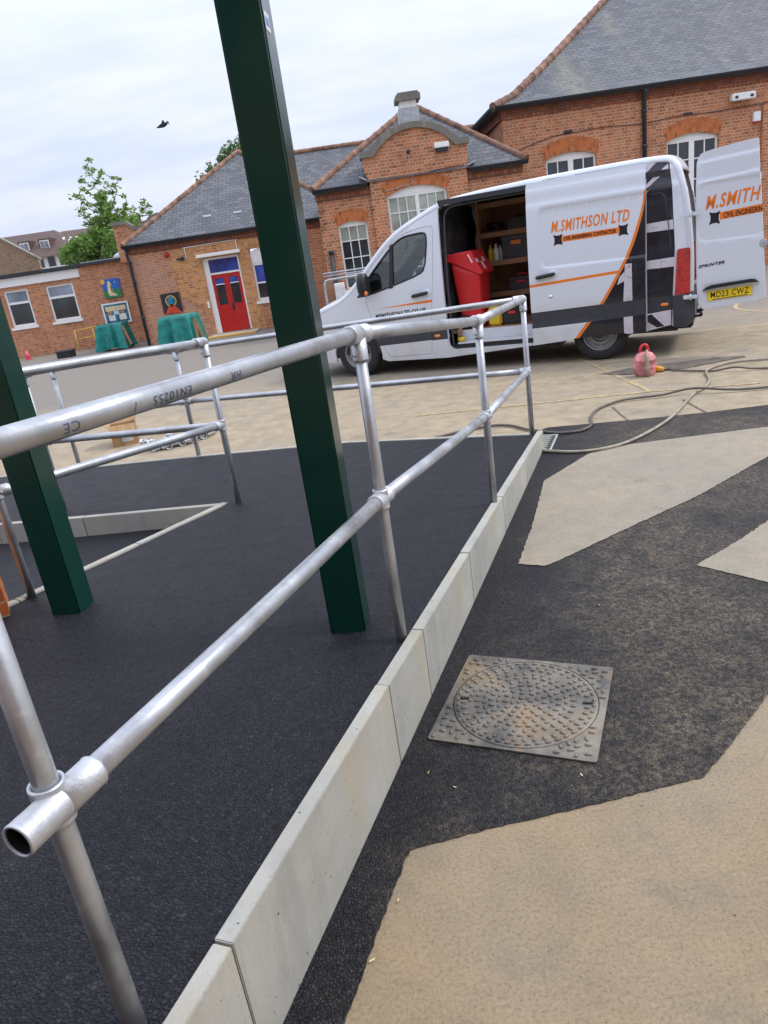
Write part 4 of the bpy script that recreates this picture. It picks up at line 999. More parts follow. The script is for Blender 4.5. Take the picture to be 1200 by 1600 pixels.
# ------------------------------------------------------------------ load in the van
def wheelie_bin():
    t = vthing('wheelie_bin', 'bright red plastic wheelie bin standing in the open side door of the van', 'wheelie bin', (1.85, .36, .537)); o = Vector((1.85, .36, .537))
    mb = MB(); rows = []
    for k in range(9):
        f = k/8; a = Vector((1.595+.085*(1-f)**1.2, 0, .60+f*.88)); b = Vector((1.985+.02*f, 0, .545+f*.76)); y0 = .40-.04*f; y1 = .84+.04*f
        n = 6; pts = []
        P4 = [(a.x, y0, a.z), (b.x, y0, b.z), (b.x, y1, b.z), (a.x, y1, a.z)]
        r = .05
        for i in range(4):
            p = Vector(P4[i]); q0 = Vector(P4[i-1]); q1 = Vector(P4[(i+1) % 4]); d0 = (q0-p).normalized()*r; d1 = (q1-p).normalized()*r
            for j in range(4): u = j/3; pts.append(p+d0*(1-u)**2+d1*u**2-o)
        rows.append(pts)
    V = mb.grid(rows, 0, True); mb.bm.faces.new(V[0][::-1]); mb.bm.faces.new(V[-1]); mb.build('body', 'red_bin', t, False)
    lid = [(1.505, 1.49), (1.51, 1.555), (1.54, 1.585), (1.90, 1.605), (1.93, 1.585), (1.965, 1.49), (2.055, 1.32), (2.06, 1.285), (2.03, 1.265), (1.98, 1.285), (1.62, 1.47), (1.56, 1.485)]
    mb = MB(); mb.prism(lid, lambda s, z, q: Vector((s, q, z))-o, .335, .905); l = mb.build('lid', 'red_bin', t, False)
    b = l.modifiers.new('b', 'BEVEL'); b.width = .012; b.segments = 2; b.limit_method = 'ANGLE'
    for y, z, dd in ((.40, 1.50, 0), (.56, 1.40, 0), (.70, 1.50, 0)):
        s0 = 1.965+(1.49-z)*.53
        mb = MB(); mb.box(Vector((s0+.004, y, z-.01))-o, (.004, .08, .12), 0, 0, rot=Matrix.Rotation(-.5, 3, 'Y')); mb.build('sticker', 'bottlewhite', l, False)
    mb = MB(); mb.box(Vector((1.90, .334, 1.50))-o, (.02, .003, .13), 0, 0, rot=Matrix.Rotation(-.45, 3, 'Y')); mb.build('sticker', 'bottlewhite', l, False)
    mb = MB(); mb.tube([Vector((1.50, y, 1.53))-o for y in (.40, .85)], .022, 0, 10); mb.build('handle', 'red_bin', t, False)
    for y in (.37, .84):
        mb = MB(); mb.profile(Vector((1.715, y, .64))-o, Vector((1.715, y+1, .64))-o, [(0, .05), (0, .09), (.008, .103), (.045, .103), (.05, .09), (.05, .05)], 0, 24)
        w = mb.build('wheel', 'rubber', t, False)
        mb = MB(); mb.profile(Vector((1.715, y-.004, .64))-o, Vector((1.715, y+1, .64))-o, [(0, .0), (0, .02), (.0, .05), (.01, .052)], 0, 20); mb.build('hub', 'redcan', w, False)
wheelie_bin()
def jerrycan():
    o = Vector((2.15, .46, .537)); t = vthing('jerrycan', 'yellow plastic jerrycan on the van floor beside the red bin', 'jerrycan', o)
    mb = MB(); mb.box((0, .10, .135), (.19, .22, .27), 0, .025, seg=3); mb.build('body', 'yellow', t, False)
    mb = MB(); mb.tube([(-.07, .1, .26), (-.06, .1, .315), (.03, .1, .32), (.05, .1, .26)], .014, 0, 8); mb.build('handle', 'yellow', t, False)
    mb = MB(); mb.profile((.075, .1, .26), (.075, .1, 1), [(0, .022), (.05, .022), (.05, 0)], 0, 14); mb.build('cap', 'plastic', t, False)
jerrycan()
def toolbox(o, d, label, mats=('plastic', 'redcan'), group=None, latch=True, name='toolbox'):
    t = vthing(name, label, 'toolbox', o, group)
    mb = MB(); mb.box((0, d[1]/2, d[2]*.36), (d[0], d[1], d[2]*.70), 0, .015); mb.build('body', mats[0], t, False)
    mb = MB(); mb.box((0, d[1]/2, d[2]*.84), (d[0]*1.03, d[1]*1.03, d[2]*.26), 0, .018); l = mb.build('lid', mats[0], t, False)
    mb = MB(); mb.tube([(-d[0]*.22, d[1]/2, d[2]*.95), (-d[0]*.20, d[1]/2, d[2]*1.16), (d[0]*.20, d[1]/2, d[2]*1.16), (d[0]*.22, d[1]/2, d[2]*.95)], .010, 0, 8); mb.build('handle', mats[1] if latch else mats[0], l, False)
    mb = MB(); mb.box((d[0]*.05, -.008, d[2]*.66), (d[0]*.38, .014, d[2]*.16), 0, .003); mb.build('latch', mats[1], t, False)
    return t
toolbox((2.38, .50, .537), (.27, .22, .25), 'black toolbox with a red handle on the van floor beside the yellow can', ('plastic', 'redcan'))
toolbox((2.30, 1.29, 1.387), (.40, .34, .36), 'large dark grey case with orange mark on the middle van shelf', ('dgrey', 'orange'))
toolbox((2.34, 1.29, .932), (.34, .30, .20), 'low grey case with red label on the lowest van shelf', ('dgrey', 'redcan'))
def bottle(o, mat, h, r, label):
    t = vthing('bottle', label, 'bottle', o)
    mb = MB(); mb.profile((0, 0, 0), (0, 0, 1), [(0, r*.9), (.006, r), (h*.62, r), (h*.75, r*.8), (h*.84, r*.36), (h*.92, r*.34)], 0, 18); mb.build('body', mat, t, False)
    mb = MB(); mb.profile((0, 0, h*.92), (0, 0, 2), [(0, r*.42), (h*.08, r*.40), (h*.08, 0)], 0, 14); mb.build('cap', mat, t, False)
bottle((1.91, 1.34, 1.387), 'yellow', .24, .038, 'yellow plastic bottle on the middle van shelf next to the upright')
bottle((2.00, 1.33, 1.387), 'bottlewhite', .25, .045, 'white plastic bottle on the middle van shelf between yellow bottle and grey case')
bottle((2.045, 1.40, 1.387), 'bottlewhite', .22, .036, 'smaller white bottle half hidden behind the front white bottle')
def power_tool(o, label, rz):
    t = vthing('power_tool', label, 'power tool', o)
    mb = MB(); mb.tube([(-.12, .1, .10), (.12, .1, .11)], [.05, .04], 0, 12); mb.box((.04, .1, .05), (.06, .06, .14), 0, .012); mb.build('body', 'plastic', t, False)
    mb = MB(); mb.profile((-.12, .1, .10), (-1, .1, .10), [(0, .035), (.05, .012), (.14, .008)], 0, 10); mb.build('chuck', 'steel', t, False)
power_tool((1.98, 1.32, 1.792), 'dark power tool lying on the upper van shelf above the white bottle', 0)
toolbox((2.36, 1.30, 1.792), (.30, .28, .17), 'small black case on the upper van shelf above the grey case', ('plastic', 'plastic'), latch=False)
toolbox((2.12, 1.30, 2.202), (.20, .2, .08), 'flat black case on the topmost van shelf', ('plastic', 'plastic'), latch=False)
def socket_conn():
    t = vthing('brass_fitting', 'yellow ended hose fitting left on the white van step', 'hose fitting', (1.69, .2, .386))
    mb = MB(); mb.tube([(-.03, 0, .035), (.07, .01, .035)], .032, 0, 12); mb.build('coupling', 'yellow', t, False)
    mb = MB(); mb.tube([(-.02, .05, .03), (-.03, .06, .12), (.0, .07, .19)], [.03, .035, .028], 0, 10); mb.build('body', 'ply', t, False)
socket_conn()
# ------------------------------------------------------------------ things on the ground
def spline(pts, k=6):
    P = [Vector(p) for p in pts]; out = []
    for i in range(len(P)-1):
        p0 = P[max(0, i-1)]; p1 = P[i]; p2 = P[i+1]; p3 = P[min(len(P)-1, i+2)]
        for j in range(k):
            t = j/k; out.append(.5*((2*p1)+(p2-p0)*t+(2*p0-5*p1+4*p2-p3)*t*t+(3*p1-p0-3*p2+p3)*t**3))
    return out+[P[-1]]
def manhole():
    c = Vector((.4335, 2.334, 0)); rz = -.434; W, D = .607, .583
    t = thing('manhole_cover', 'rusty square cast iron manhole cover with round studded lid in the black tarmac', 'manhole cover', (c.x, c.y, .004), None, rz)
    rnd = random.Random(11)
    def stud(mb, x, y, a, z, l=.0265, w=.0140, h=.0075):
        ca, sa = cos(a), sin(a); ring = []
        for lvl, k in ((0, 1.0), (h*.75, .85), (h, .55)):
            r = []
            for j in range(12):
                th = 2*pi*j/12; px = (l/2-w/2)*(1 if cos(th) > 0 else -1)+w/2*cos(th)*k; px = px*(1 if k == 1 else .93); py = w/2*sin(th)*k
                r.append(Vector((x+px*ca-py*sa, y+px*sa+py*ca, z+lvl)))
            ring.append(r)
        V = mb.grid(ring, 0, True); f = mb.bm.faces.new(V[-1]); f.smooth = True
    R = .276
    mb = MB(); out = rrect(-W/2, -D/2, W/2, D/2, .014, 4)
    cdt_panel(mb, out, lambda x, y: Vector((x, y, .008)), [arc(0, 0, R+.003, 0, 2*pi, 72)[:-1]], step=.1)
    mb.prism(out, lambda x, y, q: Vector((x, y, q)), -.01, .0035)
    n = len(out); 
    for i in range(n):
        a = out[i]; b = out[(i+1) % n]; mb.face([(a[0], a[1], 0), (b[0], b[1], 0), (b[0], b[1], .008), (a[0], a[1], .008)])
    placed = []
    def try_pt(x, y, mind):
        if all((x-p[0])**2+(y-p[1])**2 > mind**2 for p in placed): placed.append((x, y)); return True
    for _ in range(4000):
        x = rnd.uniform(-W/2+.02, W/2-.02); y = rnd.uniform(-D/2+.02, D/2-.02)
        if sqrt(x*x+y*y) > R+.014 and try_pt(x, y, .0285): stud(mb, x, y, rnd.uniform(-.5, .5)+(1.57 if rnd.random() < .4 else 0), .008)
    mb.build('frame', 'iron', t, False, False)
    mb = MB(); mb.profile((0, 0, -.004), (0, 0, 1), [(0, R-.001), (.0125, R-.001), (.0135, R-.004), (.0135, .0)], 0, 80, False)
    z = .0096
    for k, r in enumerate([.022, .049, .076, .103, .130, .157, .184, .211, .236, .259]):
        n = max(5, int(2*pi*r/.0355))
        for j in range(n):
            a = 2*pi*(j+.5*(k % 2))/n
            if k == 7 and (j % 5) in (0, 1): continue
            stud(mb, r*cos(a), r*sin(a), a+(pi/2 if k % 2 else 0)+rnd.uniform(-.25, .25), z-.0005, .0235, .0130, .0075)
    l = mb.build('lid', 'iron', t, False, False)
    for a in (.12, pi+.12):
        m = MB(); m.box((.238*cos(a), .238*sin(a), .0142), (.040, .011, .0024), 0, 0, a); m.build('keyhole', 'plastic', l, False)
    mb = MB(); mb.profile((0, 0, 0), (0, 0, 1), [(.0036, R+.004), (.0042, R-.002)], 0, 72, False); mb.build('gap_ring', 'plastic', t, False)
manhole()
def grate():
    t = thing('drain_grate', 'small pale steel drain grate at the far end of the long kerb', 'drain grate', (1.447, 5.90, .004), None, -.395)
    mb = MB(); w, l = .17, .50
    for x in (-w/2, w/2): mb.box((x, 0, .004), (.012, l, .012))
    for y in (-l/2, l/2): mb.box((0, y, .004), (w, .012, .012))
    mb.build('frame', 'lead', t, False)
    mb = MB()
    for k in range(16): mb.box((0, -l/2+.03+k*.0293, .005), (w-.02, .012, .008), 0, 0, .25 if k % 2 else -.25)
    mb.build('bars', 'kerb', t, False)
    mb = MB(); mb.box((0, 0, .001), (w, l, .002)); mb.build('pit', 'plastic', t, False)
grate()
def hose(name, label, pts, r, mat, z=.0):
    mb = MB(); P = spline([(x, y, r+.006+z) if len(p) < 3 else p for p in pts for x, y in [p[:2]]], 8); mb.tube(P, r, 0, 10)
    return tag(mb.build(name, mat), label, 'hose')
hose('hose', 'pale tan hose winding over black tarmac from the end of the long kerb', [(1.373, 5.649), (1.568, 5.496), (1.763, 5.452), (1.992, 5.511), (2.292, 5.735), (2.615, 6.063), (2.896, 6.435), (3.175, 6.82), (3.396, 7.039), (3.595, 7.36), (3.745, 7.743), (3.945, 7.954), (4.238, 8.049), (4.543, 7.933), (5.6, 7.4)], .0125, 'tan_hose')
hose('hose', 'brown hose looping from behind the last railing post, crossing over the pale tan hose', [(.60, 6.60), (.85, 6.70), (1.05, 6.74), (1.2, 6.735), (1.33, 6.625), (1.43, 6.397), (1.525, 6.266), (1.642, 6.124), (1.824, 6.091), (1.97, 6.235), (2.069, 6.538), (2.236, 6.803), (2.536, 6.984, .022), (2.901, 6.926, .03), (3.15, 6.925, .052), (3.29, 6.85, .054), (3.5, 6.74, .03), (3.815, 6.64, .022), (5.4, 6.2, .02)], .0120, 'dark_hose')
hose('cable', 'grey brown cable running from the orange connector to the right edge', [(3.44, 8.18), (3.518, 8.20), (3.565, 8.036), (3.755, 7.813), (3.86, 7.74), (4.02, 7.629, .045), (4.29, 7.484), (5.4, 6.95)], .0105, 'dark_hose')
bpy.data.objects['cable']['category'] = 'cable'
def connector():
    t = thing('connector', 'orange plug connector lying on the ground beside the faded red can', 'plug', (3.40, 8.19, .0), None, -.5)
    mb = MB(); mb.tube([(-.055, 0, .038), (-.05, 0, .038), (.0, 0, .038), (.02, 0, .036), (.06, 0, .030)], [.030, .036, .036, .030, .018], 0, 12); mb.box((-.02, 0, .062), (.05, .03, .022), 0, .006); mb.build('body', 'plug', t, False)
    mb = MB(); mb.profile((-.052, 0, .038), (-1, 0, .038), [(0, .030), (.012, .028), (.012, 0)], 0, 12); mb.build('face', 'plastic', t, False)
connector()
def red_can():
    t = thing('fuel_can', 'faded pink red barrel shaped plastic can with red handle and tan spout', 'can', (3.205, 8.105, 0), None, -.3)
    mb = MB(); n = 10; rows = []
    for z, r in ((0, .085), (.012, .102), (.05, .112), (.085, .1175), (.09, .121), (.10, .121), (.105, .1175), (.14, .121), (.17, .1175), (.176, .121), (.186, .121), (.19, .115), (.225, .102), (.255, .078), (.27, .05), (.272, .0)):
        rows.append([Vector((r*1.04*cos(2*pi*j/30)*(1+.03*cos(5*2*pi*j/30)), r*.80*sin(2*pi*j/30), z)) for j in range(30)])
    mb.grid(rows, 0, True); mb.build('body', 'pinkcan', t, False)
    mb = MB(); mb.tube(spline([(-.035, 0, .245), (-.045, 0, .30), (-.02, 0, .345), (.02, 0, .345), (.035, 0, .30), (.03, 0, .25)], 4), .017, 0, 10); mb.build('handle', 'redcan', t, False)
    mb = MB(); mb.tube([(.03, -.098, .02), (.022, -.105, .12), (.018, -.095, .22), (.02, -.06, .30)], [.026, .022, .017, .013], 0, 10); mb.build('spout', 'tan_hose', t, False)
red_can()
def cardboard_box():
    t = thing('cardboard_box', 'open brown cardboard box on the ground beyond the ramp, half hidden by the thick rail', 'cardboard box', (-2.98, 8.62, 0), None, .25)
    mb = MB(); w, d, h = .30, .24, .24
    for c, b in (((0, -d/2, h/2), (w, .005, h)), ((0, d/2, h/2), (w, .005, h)), ((-w/2, 0, h/2), (.005, d-.012, h)), ((w/2, 0, h/2), (.005, d-.012, h)), ((0, 0, .004), (w-.01, d-.012, .006))): mb.box(c, b)
    mb.build('carton', 'card', t, False)
    for c, b, r, ax in (((0, d/2+.05, h+.055), (w, .005, .13), -.6, 'X'), ((0, -d/2-.06, h-.04), (w, .005, .13), -.5, 'X'), ((-w/2-.05, 0, h+.03), (.005, d, .11), -.9, 'Y'), ((w/2+.02, 0, h+.06), (.005, d, .12), .35, 'Y')):
        mb = MB(); mb.box(c, b, 0, 0, rot=Matrix.Rotation(r, 3, ax)); mb.build('flap', 'card', t, False)
    mb = MB(); mb.box((.03, -d/2-.004, .10), (.13, .002, .11)); mb.build('paper_label', 'sticker', t, False)
cardboard_box()
def loose_fittings():
    rnd = random.Random(5); first = None
    for i, (x, y) in enumerate([(-2.60, 8.07), (-2.47, 7.98), (-2.42, 8.04), (-2.36, 8.09), (-2.30, 7.96), (-2.25, 8.02), (-2.20, 8.10), (-2.15, 8.04), (-2.09, 8.12), (-2.40, 7.94), (-2.02, 8.22), (-1.96, 8.25), (-1.90, 8.33), (-2.33, 8.20)]):
        if first is None:
            mb = MB()
            for d in ((1, 0, 0), (-1, 0, 0), (0, 1, 0)):
                D = Vector(d); mb.profile((0, 0, 0), D, [(0, .031), (.055, .031), (.06, .033), (.063, .030), (.063, .024), (.03, .024)], 0, 14, False)
            mb.sphere((0, 0, 0), .031, seg=12)
            o = first = mb.build('pipe_fitting', 'cast')
        else: o = first.copy(); COL.objects.link(o)
        o.scale = (1.3, 1.3, 1.3); o.location = (x, y, .043); o.rotation_euler = (rnd.choice([0, 0, 1.57]), rnd.choice([0, .3]), rnd.uniform(0, 6.28))
        tag(o, 'loose galvanised pipe fitting on the pale ground just beyond the ramp edge', 'pipe fitting', 'loose pipe fittings on the ground')
loose_fittings()
def wood_chips():
    rnd = random.Random(9)
    for i, (x, y) in enumerate([(.02, 2.02), (.10, 1.93), (1.22, 3.62), (1.40, 3.45), (.52, 1.90), (-.12, 1.52), (.95, 3.0), (-.2, 1.35)]):
        m = MB(); l = rnd.uniform(.005, .009); m.prism([(-l, -l*.2), (l*.9, -l*.35), (l*1.1, l*.1), (-l*.8, l*.3)], lambda u, v, q: Vector((u, v, q)), 0, .003); o = m.build('wood_chip', 'card' if i % 3 == 0 else 'cream'); o.location = (x, y, .006); o.rotation_euler = (0, 0, rnd.uniform(0, 3))
        tag(o, 'tiny pale wood chip lying on the dusty black tarmac patch', 'wood chip', 'wood chips on the tarmac')
wood_chips()
def bird():
    mb = MB(); o = Vector((-4.02, 20, 5.455))
    d = Vector((.95, -.25, .16)).normalized(); u = Vector((0, 0, 1)).cross(d).normalized()
    mb.tube([o+d*t for t in (-.17, -.12, -.06, .0, .06, .10, .13, .155)], [.012, .022, .040, .052, .05, .034, .028, .008], 0, 12)
    for sgn, bend in ((1, .9), (-1, 1.0)):
        rows = []
        for k in range(6):
            f = k/5; c = o+d*(.05+.05*sin(f*2.4))+u*sgn*(.03+.20*f)*cos(bend*.4)+Vector((0, 0, 1))*(.02+.09*sin(f*2.2)-.14*f*f)
            ch = .085*(1-f)**.6+.012
            rows.append([c+d*ch*.5+Vector((0, 0, .006)), c+Vector((0, 0, .010)), c-d*ch*.7, c-Vector((0, 0, .004))])
        V = mb.grid(rows, 0, True); mb.bm.faces.new(V[0]); mb.bm.faces.new(V[-1][::-1])
    b = mb.build('bird', 'feather'); b.location = o
    for v in b.data.vertices: v.co -= o
    r = b.modifiers.new('one_surface', 'REMESH'); r.mode = 'VOXEL'; r.voxel_size = .009; r.use_smooth_shade = True
    tag(b, 'dark bird in flight in the pale sky left of the tall green post', 'bird')
bird()

# ------------------------------------------------------------------ buildings
def facade(parent, outline, Y, holes=(), regions=(), mats='brick', name='wall', t=.30, step=.8):
    mb = MB(); cdt_panel(mb, outline, lambda x, z: Vector((x, Y, z)), holes, regions, [], step, .5)
    o = mb.build(name, mats, parent, True, False); thick(o, t); return o
def plane_uv(mb, pts, mi=0):
    P = [Vector(p) for p in pts]; n = (P[1]-P[0]).cross(P[2]-P[0]).normalized()
    if n.z < 0: P = P[::-1]; n = -n
    u = Vector((0, 0, 1)).cross(n)
    u = u.normalized() if u.length > 1e-4 else Vector((1, 0, 0)); v = n.cross(u)
    mb.face(P, mi, [(p.dot(u), p.dot(v)) for p in P])
def ridge(parent, pts, r=.085, seg=.34, name='ridge_tiles'):
    mb = MB(); P = [Vector(p) for p in pts]; out = []; rs = []
    for a, b in zip(P, P[1:]):
        L = (b-a).length; n = max(1, round(L/seg))
        for k in range(n):
            for f, q in ((.02, 1.10), (.10, 1.10), (.13, 1.0), (.97, .98)): out.append(a.lerp(b, (k+f)/n)); rs.append(r*q)
    mb.tube(out, rs, 0, 12); return mb.build(name, 'terracotta', parent)
def gutter(parent, a, b, h=.10):
    mb = MB(); a = Vector(a); b = Vector(b); d = (b-a).normalized(); n = Vector((d.y, -d.x, 0))
    mb.grid([[p+n*(.06*cos(t))+Vector((0, 0, -.06*sin(t)*h/.1)) for t in [pi*k/8 for k in range(9)]] for p in (a, b)], 0, False)
    mb.face([a+n*.06, a-n*.06, b-n*.06, b+n*.06])
    for p in (a, b): mb.face([p+n*(.06*cos(t))+Vector((0, 0, -.06*sin(t)*h/.1)) for t in [pi*k/8 for k in range(9)]])
    mb.tube([a-n*.04+Vector((0, 0, -.07)), b-n*.04+Vector((0, 0, -.07))], .035, 0, 8)
    return mb.build('gutter', 'black', parent)
def pipe(parent, pts, r=.045, mat='black', name='downpipe', collars=()):
    mb = MB(); mb.tube(pts, r, 0, 12)
    for c in collars: mb.profile(Vector(c)-Vector((0, 0, .04)), Vector(c)+Vector((0, 0, 1)), [(0, r), (0, r*1.3), (.08, r*1.3), (.08, r)], 0, 12)
    return mb.build(name, mat, parent)
def arc_over(x0, x1, zs, rise, n=14):
    w = x1-x0; R = (w*w/4+rise*rise)/(2*rise); cx = (x0+x1)/2; cz = zs+rise-R; a = math.asin(w/2/R)
    return [(cx+R*sin(-a+2*a*i/n), cz+R*cos(-a+2*a*i/n)) for i in range(n+1)]
def arch_hole(x0, x1, z0, zs, rise): return [(x0, z0), (x1, z0)] + arc_over(x0, x1, zs, rise)[::-1]
def brick_arch(parent, x0, x1, zs, rise, h, Y, over=.06, mat='rubbed'):
    inn = arc_over(x0, x1, zs, rise); outr = arc_over(x0-over, x1+over, zs+h*.85, rise+h*.15)
    mb = MB(); L = 0
    for i in range(len(inn)-1):
        d = sqrt((inn[i+1][0]-inn[i][0])**2+(inn[i+1][1]-inn[i][1])**2)*1.06
        mb.face([(*[inn[i][0]], Y-.006, inn[i][1]), (inn[i+1][0], Y-.006, inn[i+1][1]), (outr[i+1][0], Y-.006, outr[i+1][1]), (outr[i][0], Y-.006, outr[i][1])], 0, [(0, L), (0, L+d), (h, L+d), (h, L)]); L += d
    bm = mb.bm; bmesh.ops.remove_doubles(bm, verts=bm.verts[:], dist=1e-5)
    o = mb.build('window_arch', mat, parent, True, False); thick(o, .05); return o
def window(parent, x0, x1, z0, z1, Y, lights=1, cols=3, rows=(), rise=0., fw=.05, bar=.022, paneblind=0, depth=.10, sill=True, mull=.09, topboard=0., panem='pane', blindm='pane_blind'):
    """white timber window; rows = heights of the horizontal bars; panes above index paneblind are blinds"""
    w = MB(); yf = Y+depth
    def bx(a, b, c, d, y0=0, y1=.06): w.box2((a, yf+y0, c), (b, yf+y1, d))
    top = z1
    bx(x0, x0+fw, z0, top); bx(x1-fw, x1, z0, top); bx(x0+fw, x1-fw, z0, z0+fw*1.3); bx(x0+fw, x1-fw, top-fw, top)
    if rise:
        pl = [(x0, z1), (x1, z1)]+arc_over(x0, x1, z1, rise)[::-1][1:-1]
        w.prism(pl, lambda u, v, q: Vector((u, yf+q, v)), -.004, .05)
    lw = (x1-x0-2*fw-(lights-1)*mull)/lights; edges = []
    for i in range(lights):
        a = x0+fw+i*(lw+mull); edges.append((a, a+lw))
        if i: bx(a-mull, a, z0+fw*1.3, top-fw, -.01, .065)
        for k in range(1, cols): c = a+lw*k/cols; bx(c-bar/2, c+bar/2, z0+fw*1.3, top-fw, .008, .05)
        for r in rows: bx(a, a+lw, r-bar/2, r+bar/2, .004, .054)
    o = w.build('window', 'whitepaint', parent)
    zs = [z0+fw]+sorted(rows)+[top-fw*.5]
    pm = MB()
    for i, (a, b) in enumerate(zip(zs, zs[1:])):
        for (p, q) in edges: pm.face([(p, yf+.03, a), (q, yf+.03, a), (q, yf+.03, b), (p, yf+.03, b)], 1 if i >= len(zs)-1-paneblind else 0)
    pm.build('pane', [panem, blindm], o)
    if sill:
        m = MB(); m.box2((x0-.06, Y-.06, z0-.09), (x1+.06, Y+.12, z0-.002), 0, .008); m.build('sill', 'whitepaint' if sill is True else sill, o)
    return o
def flood(parent, c, w=.36, h=.10, d=.14, lens=True):
    m = MB(); m.box(c, (w, d, h), 0, .012); m.box((c[0], c[1]+d*.2, c[2]-h*.8), (w*.85, d*.6, h*.8), 1, .01); o = m.build('emergency_light', ['whitepaint', 'black'], parent); return o
def cable_run(parent, pts, r=.012, mat='black', name='cable'):
    m = MB(); m.tube(spline(pts, 4), r, 0, 6); return m.build(name, mat, parent)

def entrance_block():
    Y = 24.4; B = thing('entrance_block', 'single storey brick school block with slate hipped roof and red double doors', 'building', (-3.3, Y, 0))
    hd = [(-4.60, .06), (-3.42, .06), (-3.42, 2.40), (-4.60, 2.40)]; hw = [(-3.05, .88), (-2.15, .88), (-2.15, 2.50), (-3.05, 2.50)]
    tan = [(-5.45, 1.35), (-5.2, 1.25), (-4.7, .9), (-4.7, 0), (-2.95, 0), (-2.95, .9), (-3.05, 1.9), (-2.2, 2.55), (-2.2, 2.88), (-5.6, 2.80)]
    wash = [(-6.8, 0), (-4.7, 0), (-4.9, .8), (-5.55, 1.4), (-5.65, 2.9), (-6.8, 2.9)]
    facade(B, [(-6.8, 0), (4.0, 0), (4.0, 3.06), (-6.8, 3.06)], Y, [hd, hw], [(wash, 2), (tan, 1)], ['brick', 'brick_tan', 'brick_wash'], step=1.2)
    mb = MB(); mb.box2((-6.80, Y+.30, 0), (-6.5, 32, 3.06)); mb.build('side_wall', 'brick_wash', B)
    m = MB(); m.box2((-6.84, Y-.05, 2.84), (4.0, Y+.1, 3.07)); m.build('cornice', 'cornice', B)
    A = Vector((-3.23, 28.0, 5.82)); e0 = Vector((-6.93, Y-.14, 3.12)); e1 = Vector((.47, Y-.14, 3.12)); e2 = Vector((-6.93, 32.2, 3.12)); e3 = Vector((.47, 32.2, 3.12))
    mb = MB(); plane_uv(mb, [e0, e1, A]); plane_uv(mb, [e2, e0, A]); plane_uv(mb, [e1, e3, A]); plane_uv(mb, [e3, e2, A])
    rl = Vector((-2.2, 27.6, 5.45)); rr = Vector((6.2, 27.6, 5.45))
    plane_uv(mb, [(-3.1, Y-.12, 3.11), (6.2, Y-.12, 3.11), rr, (-3.1, 27.6, 5.45)]); plane_uv(mb, [(-3.1, 31, 3.12), (6.2, 31, 3.12), rr, (-3.1, 27.6, 5.45)])
    mb.build('roof', 'slate', B, True, False)
    ridge(B, [e0, A]); ridge(B, [e1, A]); ridge(B, [(-2.6, 27.6, 5.47), rr])
    for x, z in ((-4.16, 3.66), (-3.19, 3.64)):
        m = MB(); t = (z-3.12)/.74; m.box((x*1.02, Y-.14+(z-3.12)/.742*1.03, z+.02), (.26, .02, .07), 0, 0, rot=Matrix.Rotation(-.63, 3, 'X')); m.build('roof_vent', 'lead', B)
    gutter(B, (-6.95, Y-.20, 3.11), (4.0, Y-.20, 3.11))
    pipe(B, [(-6.86, Y-.12, 3.05), (-6.87, Y-.10, 2.85), (-6.84, Y-.09, 2.6), (-6.84, Y-.09, 0)], .05, collars=[(-6.84, Y-.09, 2.0), (-6.84, Y-.09, .9)])
    # parapet of the side wall
    mb = MB(); pl = [(-7.88, 2.75), (-6.3, 2.75), (-6.3, 4.05), (-6.55, 3.98), (-6.75, 3.80), (-7.0, 3.72), (-7.18, 3.76), (-7.32, 3.88), (-7.45, 3.95), (-7.88, 3.95)]
    cdt_panel(mb, pl, lambda x, z: Vector((x, 27.0, z)), step=.5); o = mb.build('parapet', 'brick', B, True, False); thick(o, .25)
    mb = MB(); cp = [(-7.93, 3.94), (-7.45, 3.94), (-7.32, 3.87), (-7.18, 3.75), (-7.0, 3.71), (-6.75, 3.79), (-6.55, 3.97), (-6.25, 4.05)]
    mb.prism(cp+[(x, z+.13) for x, z in cp[::-1]], lambda u, v, q: Vector((u, 26.95+q, v)), 0, .35); mb.build('coping', 'coping', B)
    # doorway
    m = MB(); m.box2((-4.60, Y+.06, .06), (-4.42, Y+.20, 2.40)); m.box2((-3.48, Y+.06, .06), (-3.42, Y+.2, 2.40)); m.box2((-4.42, Y+.06, 2.34), (-3.48, Y+.2, 2.40)); m.box2((-4.42, Y+.08, 1.89), (-3.48, Y+.2, 1.94)); fr = m.build('door_frame', 'whitepaint', B)
    m = MB(); m.face([(-4.42, Y+.15, 1.94), (-3.48, Y+.15, 1.94), (-3.48, Y+.15, 2.34), (-4.42, Y+.15, 2.34)]); m.build('fanlight', 'pane_blue', fr)
    m = MB(); m.box2((-4.72, Y-.22, 2.44), (-3.32, Y, 2.54), 0, .01); m.build('door_canopy', 'whitepaint', B)
    for a, b in ((-4.415, -3.952), (-3.948, -3.485)):
        pa, pb, pz0, pz1 = a+.09, b-.09, .93, 1.76
        m = MB(); yd = Y+.11
        for q in (((a, .08), (pa, 1.885)), ((pb, .08), (b, 1.885)), ((pa, .08), (pb, pz0)), ((pa, pz1), (pb, 1.885))): m.box2((q[0][0], yd, q[0][1]), (q[1][0], yd+.045, q[1][1]))
        d = m.build('door', 'red_door', B)
        m = MB(); m.face([(pa, yd+.02, pz0), (pb, yd+.02, pz0), (pb, yd+.02, 1.56), (pa, yd+.02, 1.56)], 0); m.face([(pa, yd+.02, 1.58), (pb, yd+.02, 1.58), (pb, yd+.02, pz1), (pa, yd+.02, pz1)], 1); m.build('pane', ['pane', 'pane_blue'], d)
        m = MB(); m.box2((pa, yd-.002, 1.555), (pb, yd+.03, 1.585)); m.build('glazing_bar', 'whitepaint', d)
    m = MB(); m.box((-3.90, Y+.10, .84), (.07, .03, .22), 0, .01); m.sphere((-3.90, Y+.07, .80), .028); m.build('door_handle', 'black', B)
